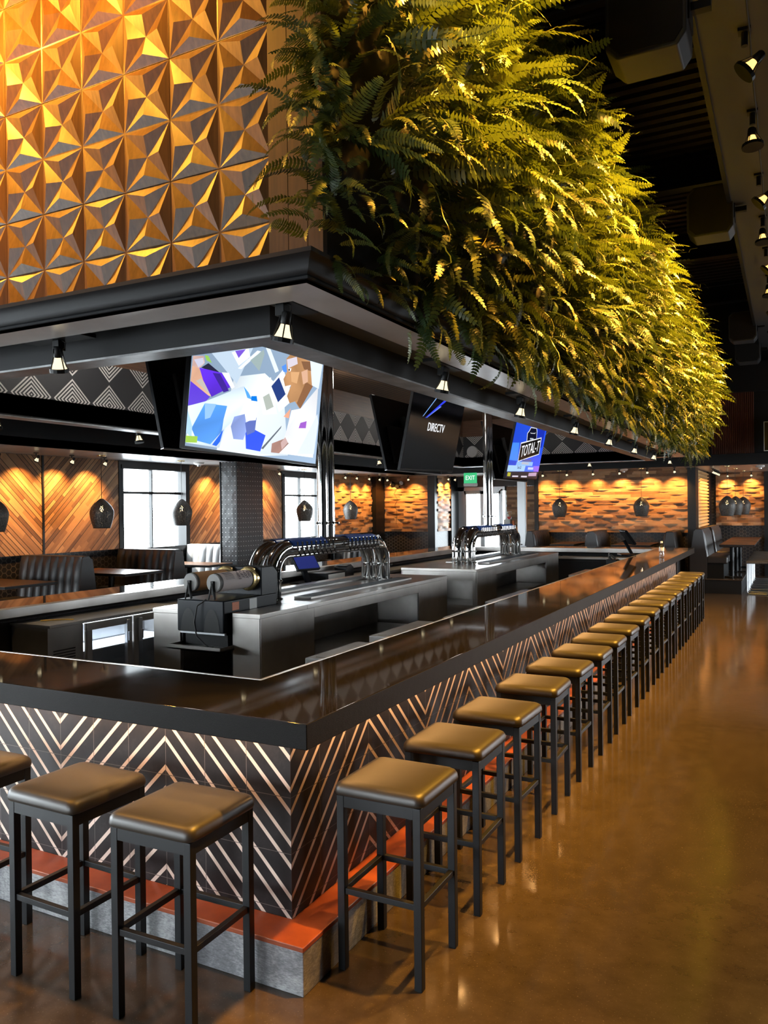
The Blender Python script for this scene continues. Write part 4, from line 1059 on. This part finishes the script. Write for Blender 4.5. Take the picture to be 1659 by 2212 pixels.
def wall_lamp(x, y, d, lab, p=1., grp='wall-washing spot lamps'):
    t = thing('wall_washer_lamp', (x, y, ZL), lab, 'spotlight', grp)
    MB().cyl((0, 0, -.012), (0, 0, 0), .035, n=14).build('ceiling_cup', 'black_metal', t)
    MB().cyl((0, 0, -.045), (0, 0, -.012), .009, n=8).build('stem', 'black_metal', t)
    head(t, (0, 0, -.115), d, r=.03, scale=1.05)
    spot('spot_beam', t, tuple(Vector((0, 0, -.115)) + Vector(d).normalized() * .03), d, P_WALL * p, WARM, 92, 1.)
dl = Vector((-.42, 0, -.55)); df = Vector((0, .42, -.55))
for i, (y, l) in enumerate(((3.7, 'wall lamp left of the chevron seam, partly outside the picture'), (4.31, 'wall lamp on the left chevron wall, second left of the seam'), (4.92, 'wall lamp on the left chevron wall, just left of the seam'), (5.53, 'wall lamp on the left chevron wall, just right of the seam'), (6.15, 'wall lamp beside the near pendant on the chevron wall'),
        (8.96, 'wall lamp between the near window and the black column'), (9.6, 'wall lamp hidden partly behind the black column'), (10.77, 'wall lamp just before the farther window'), (13.46, 'first wall lamp past the farther window'), (14.01, 'second wall lamp past the farther window'), (14.64, 'third wall lamp past the farther window'), (15.2, 'wall lamp beside the dark corner post'))):
    wall_lamp(XL + .42, y, dl, l)
for i, (x, l) in enumerate(((-7.5, 'far wall lamp above the twin floodlight'), (-6.9, 'far wall lamp right of the twin floodlight'), (-3.4, 'far wall lamp next to the grey post'), (-2.83, 'far wall lamp, second right of the grey post'), (-2.23, 'far wall lamp, third right of the grey post'), (-1.64, 'far wall lamp under the smoke detector'), (-1.04, 'far wall lamp, right of the second far pendant'), (-.47, 'far wall lamp closest to the golden side panel'))):
    wall_lamp(x, 15.6, df, l)
for y, l in ((16.3, 'wall lamp on the short return wall, nearer one'), (16.75, 'wall lamp on the short return wall, nearer the door')): wall_lamp(-6.1, y, dl, l)
for x, l in ((.35, 'alcove wall lamp left behind the pendants'), (.9, 'alcove wall lamp right behind the pendants'), (1.9, 'alcove wall lamp right of the dark alcove post')): wall_lamp(x, 19.3, df, l)
for i, y in enumerate((16.85, 17.25, 17.65, 18.05, 18.45)): wall_lamp(.2, y, Vector((-.28, 0, -.5)), 'tiny lamp grazing the golden side panel, %s from the front' % ORD[i], 1.2)

# ------------------------------------------------------------------ roof beam lamps
YR = (.6, 1.95, 3.22, 4.45, 5.83, 7.08, 8.28, 9.6, 10.9, 12.2)
for i, y in enumerate(YR):
    vis = i - 2
    lab = 'amber lamp under the roof beam, %s from the top of the picture' % ORD[vis] if 0 <= vis <= 4 else ('amber lamp under the roof beam behind the picture edge, number %s from the back' % ORD[i] if vis < 0 else 'amber lamp under the roof beam, %s beyond the edge' % ORD[vis - 5])
    t = thing('roof_beam_lamp', (1.53, y, 5.0), lab, 'spotlight', 'amber lamps under the roof beam')
    d = Vector((-.85, -.1, -.8)) if i % 2 == 0 else Vector((.05, -.1, -1))
    MB().box(-.04, .04, -.04, .04, -.02, 0).build('mounting_plate', 'black_metal', t)
    MB().cyl((0, 0, -.11), (0, 0, -.02), .022, n=10).build('stem', 'black_metal', t)
    head(t, (0, 0, -.28), d, r=.042, lens='roof_lens', scale=1.8)
    spot('spot_beam', t, tuple(Vector((0, 0, -.28)) + d.normalized() * .07), d, P_ROOF * (5.4 if i % 2 == 0 else 2.3), (1, .45, .045) if i % 2 == 0 else AMBER, 105, .9, .05)
m = MB((1.56, 0, 4.9))
for a, b in zip(YR, YR[1:]): m.tube([(1.56, a, 4.985), (1.56, a * .75 + b * .25, 4.93), (1.56, (a + b) / 2, 4.91), (1.56, a * .25 + b * .75, 4.93), (1.56, b, 4.985)], .006, 6, cap=False)
o = m.build('lamp_cable', 'rubber', smooth=True); o.location = (1.56, 0, 4.9); tag(o, 'black cable looping between the amber roof beam lamps', 'cable')
# lamps grazing the carved front from above
for i, x in enumerate((-3.3, -1.95, -.9)):
    t = thing('panel_wash_lamp', (x, -.56, 4.62), 'amber lamp shining down the carved wood front, %s from the left' % ORD[i], 'spotlight', 'amber lamps above the carved wood front')
    MB().cyl((0, 0, .02), (0, 0, 1.58), .012, n=8).build('stem', 'black_metal', t); MB().cyl((0, 0, 1.565), (0, 0, 1.58), .05, n=12).build('ceiling_cup', 'black_metal', t)
    d = Vector((0, .6, -1)); head(t, (0, 0, -.08), d, r=.036, lens='roof_lens', scale=1.5)
    spot('spot_beam', t, (0, .03, -.16), d, P_PANEL * (1.2, 1., .45)[i], (1, .43, .04), 165, .7, .04)

# ------------------------------------------------------------------ pendants
def pendant(x, y, lab, zt=2.01):
    t = thing('pendant_lamp', (x, y, ZL), lab, 'pendant lamp', 'dark mesh pendant lamps')
    h = zt - ZL
    MB().lathe([(.06, -.014), (.062, -.012), (.062, 0), (.001, 0)], n=20).build('ceiling_rose', 'brass', t, smooth=True)
    MB().cyl((0, 0, h), (0, 0, -.012), .004, n=6).build('cord', 'black_metal', t)
    prof = [(.022, 0), (.05, -.02), (.10, -.065), (.145, -.12), (.17, -.18), (.173, -.22), (.165, -.28), (.145, -.36), (.122, -.43)]
    n = 28; vs, fs = [], []
    for r_, z in prof:
        for k in range(n): a = 2 * math.pi * k / n; vs.append((r_ * math.cos(a), r_ * math.sin(a), h + z))
    for i in range(len(prof) - 1):
        for k in range(n): fs.append((i * n + k, i * n + (k + 1) % n, (i + 1) * n + (k + 1) % n, (i + 1) * n + k))
    MB().add(vs, fs).build('shade', 'pendant_mesh', t, smooth=True)
    MB().tube([(.123 * math.cos(2 * math.pi * k / 28), .123 * math.sin(2 * math.pi * k / 28), h - .43) for k in range(29)], .005, 6).build('rim', 'black_metal', t)
    MB().cyl((0, 0, h - .1), (0, 0, h), .02, n=10).build('lamp_holder', 'black_metal', t)
    MB().lathe([(.001, -.15), (.02, -.145), (.03, -.12), (.028, -.09), (.015, -.065), (.012, -.05)], (0, 0, h - .05), 16).build('bulb', 'bulb', t, smooth=True)
    point('bulb_light', t, (0, 0, h - .24), P_PENDANT, (1, .68, .34))
for x, y, l in ((-7.25, 4.05, 'dark pendant at the very left picture edge'), (-7.25, 5.82, 'dark pendant in front of the chevron wall'), (-7.2, 7.48, 'dark pendant in front of the near window'), (-7.2, 11.2, 'dark pendant in front of the farther window'), (-7.3, 13.3, 'dark pendant right of the nearer tap tower pole'),
                (-3.0, 15.57, 'dark pendant on the far wall, closer to the grey post'), (-1.19, 15.7, 'dark pendant on the far wall, above the far sales terminal'), (.56, 15.9, 'first dark pendant of the overlapping alcove row'), (.64, 17.3, 'second dark pendant of the overlapping alcove row'), (.74, 18.7, 'third dark pendant of the overlapping alcove row')): pendant(x, y, l)

# ------------------------------------------------------------------ loudspeakers under the beam edge
for i, (y, z) in enumerate(((2.4, 4.75), (6.6, 4.95), (13.0, 5.0), (14.8, 4.9))):
    lab = ('dark loudspeaker at the very top of the picture near the beam', 'tan-lit loudspeaker beside the roof beam, nearest fully seen', 'loudspeaker beside the roof beam, second fully seen', 'smallest loudspeaker beside the roof beam, at the far end')[i]
    o = (1.05, y, z); t = thing('loudspeaker', o, lab, 'loudspeaker', 'loudspeakers beside the roof beam')
    pl = [(-.24, -.17), (-.17, -.23), (.17, -.23), (.22, -.17), (.22, .17), (.17, .23), (-.17, .23), (-.24, .17)]
    MB().prism([(x * 1., zz * 1.15) for x, zz in pl], 'y', -.16, .16).build('cabinet', 'dark_grey', t, bevel=.012)
    MB().prism([(x * .9, zz * 1.05) for x, zz in pl], 'y', -.172, -.16).build('front_grille', 'black_matte', t)
    MB().box(.2, .34, -.03, .03, -.02, .03).build('side_bracket', 'black_metal', t); MB().box(.17, .23, -.1, .1, -.1, .1).build('bracket_plate', 'black_metal', t)
# ------------------------------------------------------------------ patterned column
struct(MB().box(-6.94, -6.60, 8.17, 8.92, 0, ZL), 'trim_12', 'pressed')
struct(MB().box(-6.61, -6.585, 8.16, 8.175, 0, ZL).box(-6.95, -6.935, 8.155, 8.17, 0, ZL), 'trim_13', 'black_metal')

# ------------------------------------------------------------------ booth benches
def booth(x, y, zf, rz, L, lab, sides=(-1, 1), H=1.02, vinyl='booth_vinyl'):
    """bench whose back runs along local x, with a seat on each listed side of it"""
    t = thing('booth_bench', (x, y, zf), lab, 'booth bench', 'upholstered booth benches', rz=rz)
    h = L / 2
    MB().prism([(-.15, 0), (.15, 0), (.15, .42), (.075, H - .03), (.05, H), (-.05, H), (-.075, H - .03), (-.15, .42)], 'x', -h, h).build('back_core', vinyl, t, bevel=.01)
    MB().prism([(-.17, .02), (.17, .02), (.17, .42), (.085, H - .04), (-.085, H - .04), (-.17, .42)], 'x', h, h + .02).build('end_panel', vinyl, t)
    for s_ in sides:
        nC = max(4, int(L / .135)); vs, fs = [], []; N = 7; zs = [.40, .46, .6, .78, .92, H - .04, H - .005]
        for z in zs:
            by = (.15 - .075 * max(0, (z - .42)) / (H - .45)); sw = .045 if z < H - .05 else .012
            for c_ in range(nC):
                for k in range(N): u = k / (N - 1); vs.append((-h + L * (c_ + u) / nC, s_ * (by + .004 + sw * math.sin(math.pi * u) ** .6), z))
        W_ = nC * N
        for i in range(len(zs) - 1):
            for k in range(W_ - 1): fs.append((i * W_ + k, i * W_ + k + 1, (i + 1) * W_ + k + 1, (i + 1) * W_ + k))
        MB().add(vs, fs).build('channelled_back', vinyl, t, smooth=True, angle=70)
        MB().box(-h + .01, h, s_ * .15, s_ * .56, .3, .45).build('seat', vinyl, t, bevel=.035, seg=3)
        MB().box(-h + .02, h - .04, s_ * .14, s_ * .48, 0, .3).build('base', 'black_metal', t)
    return t
booth(-7.29, 5.02, .2, 0, 1.2, 'dark channelled booth bench at the left, before the chevron seam')
booth(-7.29, 6.82, .2, 0, 1.2, 'dark channelled booth bench under the near window')
booth(-7.29, 8.47, .2, 0, 1.2, 'black booth bench painted pale for sunlight, just left of the black column', vinyl='sun_painted_vinyl_and_rim')  # sun on black vinyl is painted in as a pale colour
booth(-7.29, 10.4, .2, 0, 1.2, 'booth bench before the farther window, behind the black column')
booth(-7.29, 13.5, .2, 0, 1.2, 'booth bench with blue-grey channels past the farther window', vinyl='booth_vinyl')
booth(-3.46, 15.3, .25, R(90), 1.25, 'end booth bench beside the grey post on the far platform', sides=(-1,))
booth(-2.08, 15.3, .25, R(-90), 1.25, 'double-sided booth bench between the two far tables')
booth(-.46, 15.3, .25, R(90), 1.25, 'booth bench end with honeycomb side, right end of far platform', sides=(1,))
booth(.06, 15.75, .3, R(-90), 1.5, 'grey-lit alcove bench facing its table, nearer one', sides=(1,))
booth(.08, 17.9, .3, R(-90), 1.9, 'grey-lit alcove bench facing its table, farther one', sides=(1,))

def table(x0, x1, y0, y1, z, zf, lab, legx=None, legy=None):
    cx, cy = (x0 + x1) / 2, (y0 + y1) / 2; o = (cx, cy, zf); t = thing('dining_table', o, lab, 'table', 'wood-topped dining tables')
    MB(o).box(x0, x1, y0, y1, z - .04, z).build('table_top', 'table_wood', t, bevel=.004)
    MB(o).box(x0 - .002, x1 + .002, y0 - .002, y1 + .002, z - .036, z - .006).build('top_edge', 'black_metal', t)
    lx, ly = legx if legx is not None else cx, legy if legy is not None else cy
    MB(o).cyl((lx, ly, zf + .02), (lx, ly, z - .06), .04, n=16).build('pedestal', 'black_metal', t)
    MB(o).box(lx - .2, lx + .2, ly - .03, ly + .03, zf, zf + .03).box(lx - .03, lx + .03, ly - .22, ly + .22, zf, zf + .03).build('foot', 'black_metal', t, bevel=.006)
    MB(o).box(lx - .22, lx + .22, ly - .2, ly + .2, z - .06, z - .04).build('top_plate', 'black_metal', t)
for y, l in ((4.02, 'wood table at the left edge, glowing with window glare'), (5.92, 'wood table between the two dark booth benches'), (7.64, 'wood table under the near window'), (9.45, 'wood table behind the black column'), (12.3, 'wood table under the farther window')):
    table(-7.85, -6.52, y - .3 if y in (7.64, 9.45) else y - .38, y + .3 if y in (7.64, 9.45) else y + .38, .94, .2, l)
table(-2.98, -2.45, 14.62, 15.85, .99, .25, 'wood table between grey post and double-sided bench on the far platform')
table(-1.65, -.85, 14.62, 15.85, .99, .25, 'wood table on the far platform behind the water bottle')
for i, (a, e) in enumerate(((15.02, 16.35), (16.5, 17.8), (17.95, 19.2))):
    table(.46, 1.12, a, e, 1.0, .3, 'reddish wood table in the alcove row, %s from the front' % ORD[i], legx=.68, legy=a + .3)

# woven low stools in the alcove
def woven_stool():
    t = thing('woven_stool', (0, 0, 0), '', 'stool', 'woven stools with pale sled frames')
    MB().box(-.22, .22, -.2, .2, .62, .675).build('seat', 'woven', t, bevel=.02, seg=3)
    for y in (-.17, .17):
        m = MB().tube([(-.2, y, .62), (-.2, y, .06), (-.185, y, .025), (-.15, y, .012), (.15, y, .012), (.185, y, .025), (.2, y, .06), (.2, y, .62)], .012, 8)
        m.build('sled_leg', 'aluminium', t, smooth=True)
    MB().cyl((-.2, -.17, .25), (-.2, .17, .25), .009, n=8).cyl((.2, -.17, .25), (.2, .17, .25), .009, n=8).build('stretcher', 'aluminium', t, smooth=True)
    return t
ws = woven_stool()
for i in range(7):
    lb = 'dark woven stool with pale sled legs beside the alcove tables, %s from the front' % ORD[i]
    if i == 0: ws.location = (1.18, 15.1, 0); ws['label'] = lb
    else: copy_tree(ws, (1.18 + .01 * (i % 2), 15.1 + .56 * i, 0), 0, lb)

# ------------------------------------------------------------------ signs and small fittings
def exit_sign():
    o = (-5.12, 15.36, 2.5); t = thing('exit_sign', o, 'glowing green EXIT sign hanging before the entrance', 'exit sign')
    MB(o).box(-5.29, -4.95, 15.345, 15.362, 2.40, 2.66).build('panel', 'exit_green', t, bevel=.01)
    MB(o).box(-5.30, -4.94, 15.33, 15.38, 2.33, 2.41).build('lamp_housing', 'white_plastic', t, bevel=.02)
    text_mesh('EXIT', 'lettering', 'text_white', Matrix.Translation((0, -.019, .035)) @ Matrix.Rotation(R(90), 4, 'X'), .15, t, sx=.8)
exit_sign()
def aed():
    o = (-4.83, 17.43, 1.55); t = thing('defibrillator_sign', o, 'small white AED plate with a red heart on the wood wall', 'sign')
    MB(o).box(-4.90, -4.76, 17.40, 17.412, 1.42, 1.70).build('plate', 'white_plastic', t)
    text_mesh('AED', 'lettering', 'ink', Matrix.Translation((0, -.031, .1)) @ Matrix.Rotation(R(90), 4, 'X'), .062, t)
    P = [(0, -.045), (.045, .0), (.05, .025), (.035, .042), (.015, .04), (0, .02), (-.015, .04), (-.035, .042), (-.05, .025), (-.045, 0)]
    MB().add([(x, -.032, z - .02) for x, z in P], [tuple(range(len(P)))]).build('heart_emblem', 'red_paint', t)
    o = (-4.82, 17.36, 1.35); t = thing('defibrillator_cabinet', o, 'white defibrillator cabinet just below the AED plate', 'cabinet')
    MB(o).box(-4.94, -4.76, 17.28, 17.42, 1.2, 1.5).build('cabinet_body', 'white_plastic', t, bevel=.008); MB(o).box(-4.74, -4.68, 17.36, 17.42, 1.2, 1.46).build('side_frame', 'orange_sticker', t)
aed()
def flood():
    o = (-7.39, 15.98, 2.43); t = thing('twin_floodlight', o, 'black twin-head emergency floodlight on the far plank wall with trailing wire', 'floodlight')
    MB(o).box(-7.45, -7.33, 15.93, 16.02, 2.36, 2.46).build('housing', 'black_plastic', t, bevel=.01)
    for s_ in (-1, 1):
        d = Vector((s_ * .8, -.6, .35)).normalized(); c_ = Vector((-7.39 + s_ * .11, 15.9, 2.46))
        MB(o).cyl(tuple(c_ - d * .05), tuple(c_ + d * .05), .04, .065, 16).build('lamp_head', 'black_plastic', t); MB(o).cyl(tuple(c_ + d * .05), tuple(c_ + d * .056), .055, n=16).build('lens', 'white_plastic', t)
    MB(o).tube([(-7.41, 15.96, 2.36), (-7.5, 15.97, 2.2), (-7.4, 15.97, 2.05), (-7.48, 15.97, 1.9), (-7.42, 15.97, 1.7), (-7.45, 15.97, 1.4)], .005, 6).build('wire', 'rubber', t, smooth=True)
flood()
for x, y, l in ((-7.3, 8.04, 'white strobe detector on the low ceiling before the near window'), (-1.59, 15.85, 'white strobe detector on the low ceiling over the far wall'), (1.2, 16.2, 'white detector on the alcove ceiling near the right edge')):
    t = thing('smoke_detector', (x, y, ZL), l, 'detector', 'white ceiling detectors')
    MB().lathe([(.001, 0), (.09, 0), (.09, -.02), (.06, -.045), (.001, -.05)][::-1], n=24).build('detector_body', 'white_plastic', t, smooth=True); MB().lathe([(.03, -.07), (.034, -.05), (.034, -.04)], n=16).build('strobe_lens', 'aluminium', t, smooth=True)
for x, y, l in ((-2.5, 5.5, 'round white speaker disc with added fill light on the slatted canopy ceiling, near the satellite logo television'), (-3.0, 2.2, 'added round fill light on the canopy ceiling, hidden behind the nearest television'), (-2.6, 9.2, 'added round fill light on the canopy ceiling, beyond the farthest television')):
    t = thing('fill_light', (x, y, 3.45), l, 'fill light', 'added fill lights in the canopy ceiling')
    MB().lathe([(.001, -.03), (.12, -.028), (.14, -.012), (.14, 0)], n=28).build('glow_disc', 'fill_glow', t, smooth=True); MB().lathe([(.14, -.014), (.155, -.01), (.155, 0), (.14, 0)], n=28).build('trim_ring', 'white_plastic', t, smooth=True)
    point('fill_point', t, (0, 0, -.1), P_WELL, (1, .95, .88), .12)  # speaker disc made to glow, two unseen ones added, to brighten the well
t = thing('ring_speaker', (-3.5, 11.28, 2.86), 'round ring-shaped wall speaker on the far diamond band', 'speaker')
M_ = Matrix.Rotation(R(90), 4, 'X'); MB().lathe([(.075, 0), (.105, .0), (.11, .03), (.1, .05), (.075, .045)], n=28, M=M_).build('rim', 'sun_painted_vinyl_and_rim', t, smooth=True); MB().lathe([(.001, .0), (.076, .0), (.076, .02), (.001, .03)], n=24, M=M_).build('cone', 'black_matte', t, smooth=True)
o = (1.36, 15.2, 3.2); t = thing('television', o, 'edge of a television above the alcove, at the right picture border', 'television')
MB(o).box(1.3, 2.4, 15.2, 15.25, 2.9, 3.5).build('tv_frame', 'aluminium', t, bevel=.004); MB(o).box(1.315, 2.385, 15.197, 15.2, 2.915, 3.485).build('screen', 'screen_off', t)
MB(o).box(1.7, 1.9, 15.25, 15.42, 3.1, 3.3).build('wall_bracket', 'black_metal', t)

# ------------------------------------------------------------------ fern wall
def ferns():
    rg = np.random.default_rng(5)
    def frond(nl, e0, e1, width, curl):
        """flat frond of unit length along +x: tapering pinnae on a drooping stalk"""
        n = nl + 1; s_ = np.linspace(0, 1, n); el = np.radians(e0 + (e1 - e0) * s_ ** 1.3)
        dx = np.cos(el) / nl; dz = np.sin(el) / nl; px = np.concatenate([[0], np.cumsum(dx)])[:n]; pz = np.concatenate([[0], np.cumsum(dz)])[:n]
        py = curl * s_ ** 2
        V, F = [], []
        for i in range(1, n):
            t = s_[i]; w_ = width * min(1, t * 5 + .25) * (1 - t) ** .55 + .006; tx, tz = math.cos(el[i]), math.sin(el[i]); nx, nz = -tz, tx
            b = 1 / nl * .46
            for sg in (-1, 1):
                j = rg.uniform(.85, 1.1); lean = .35 * w_ * j; up = rg.uniform(-.22, .1) * w_
                r0 = (px[i], py[i], pz[i]); mid = .55
                a1 = (px[i] - tx * b + tx * lean * mid * .5, py[i] + sg * w_ * mid * j, pz[i] - tz * b + tz * lean * mid * .5 + nz * up * .4)
                a2 = (px[i] + tx * b + tx * lean * mid * .5, py[i] + sg * w_ * mid * j, pz[i] + tz * b + tz * lean * mid * .5 + nz * up * .4)
                tp = (px[i] + tx * lean + nx * up, py[i] + sg * w_ * j, pz[i] + tz * lean + nz * up)
                q = len(V); V += [(px[i] - tx * b * .7, py[i], pz[i] - tz * b * .7), a1, tp, a2, (px[i] + tx * b * .7, py[i], pz[i] + tz * b * .7)]
                F += [(q, q + 1, q + 2, q + 3), (q, q + 3, q + 4, q + 4)] if False else [(q, q + 1, q + 3, q + 4), (q + 1, q + 2, q + 3, q + 3)]
        # stalk
        for i in range(0, n - 1, 2):
            k = min(i + 2, n - 1); q = len(V); r_ = .006
            V += [(px[i], py[i] - r_, pz[i] + .003), (px[i], py[i] + r_, pz[i] + .003), (px[k], py[k] + r_ * .6, pz[k] + .003), (px[k], py[k] - r_ * .6, pz[k] + .003)]; F.append((q, q + 1, q + 2, q + 3))
        return np.array(V), np.array(F)
    var = []
    for nl in (24, 13):
        row = []
        for k in range(12):
            row.append(frond(nl, rg.uniform(5, 38), rg.uniform(-95, -35), rg.uniform(.095, .15), rg.uniform(-.22, .22)))
        var.append(row)
    AV, AF, AT = [], [], []; base = 0
    def place(p, az, tilt, roll, L, nl, tone):
        nonlocal base
        V, F = var[nl][rg.integers(12)]
        ca, sa, ct, st, cr, sr = math.cos(az), math.sin(az), math.cos(tilt), math.sin(tilt), math.cos(roll), math.sin(roll)
        Rx = np.array([[1, 0, 0], [0, cr, -sr], [0, sr, cr]]); Ry = np.array([[ct, 0, -st], [0, 1, 0], [st, 0, ct]]); Rz = np.array([[ca, -sa, 0], [sa, ca, 0], [0, 0, 1]])
        W_ = (V * L) @ (Rz @ Ry @ Rx).T + np.array(p)
        AV.append(W_); AF.append(F + base); AT.append(np.full(len(V), tone)); base += len(V)
    N = 4700
    for _ in range(N):
        y = rg.uniform(-.12, 11.95); z = 2.72 + 1.95 * rg.random() ** .95
        h = (z - 2.7) / 2.; bul = .36 * math.sin(math.pi * min(1, max(0, h))) ** .7
        x = .19 + bul * rg.uniform(.2, 1.); L = rg.uniform(.3, .56); az = rg.normal(-.15, .65); tilt = rg.normal(-.05 + .25 * (h - .3), .3)
        if h < .22:
            tilt = rg.normal(-.55, .3); L = rg.uniform(.3, .45)
            if y < .7: L *= .62; tilt += .15
        if h > .85: tilt += .25
        if y > 11.3: az = rg.normal(.7, .6)
        place((x, y, z), az, tilt, rg.normal(0, .5), L * (1 if y > .3 else .85), 0 if y < 6.5 else 1, rg.random())
    for _ in range(230):     # growing round the near end
        z = 2.85 + 1.8 * rg.random(); az = rg.uniform(-2.5, -.5); L = rg.uniform(.16, .33)
        place((rg.uniform(.16, .34), rg.uniform(-.1, .0), z), az, rg.normal(-.05, .35), rg.normal(0, .5), L, 0, rg.random())
    # thin curling runners
    for _ in range(130):
        y = rg.uniform(-.05, 9); z = rg.uniform(2.75, 4.6); p = np.array([.5 + rg.uniform(0, .3), y, z]); d = np.array([rg.uniform(.1, 1), rg.normal(0, .5), rg.uniform(-1, .2)]); d /= np.linalg.norm(d); V, F = [], []
        for k in range(9):
            pd = np.cross(d, (0, 0, 1.)); pd /= np.linalg.norm(pd) + 1e-6; q = len(V); V += [p - pd * .0025, p + pd * .0025]
            if k: F.append((q - 2, q - 1, q + 1, q))
            p = p + d * .035; d = d + rg.normal(0, .32, 3) + np.array([0, 0, -.08]); d /= np.linalg.norm(d)
        AV.append(np.array(V)); AF.append(np.array(F) + base); AT.append(np.full(len(V), .97)); base += len(V)
    V = np.concatenate(AV); F = np.concatenate(AF); T = np.concatenate(AT)
    tri = F[:, 2] == F[:, 3]; cnt = np.where(tri, 3, 4); st = np.concatenate([[0], np.cumsum(cnt)[:-1]])
    keep = np.ones(F.shape, bool); keep[tri, 3] = False
    me = bpy.data.meshes.new('fern_wall'); me.vertices.add(len(V)); me.vertices.foreach_set('co', V.astype(np.float32).ravel())
    me.loops.add(int(cnt.sum())); me.loops.foreach_set('vertex_index', F[keep].astype(np.int32)); me.polygons.add(len(F)); me.polygons.foreach_set('loop_start', st.astype(np.int32)); me.polygons.foreach_set('loop_total', cnt.astype(np.int32))
    me.update(calc_edges=True); a = me.attributes.new('tone', 'FLOAT', 'POINT'); a.data.foreach_set('value', T.astype(np.float32))
    me.materials.append(MT['fern']); o = bpy.data.objects.new('fern_wall', me); COL.objects.link(o)
    tag(o, 'dense mass of hanging fern fronds covering the long side of the canopy', 'ferns', kind='stuff')
ferns()
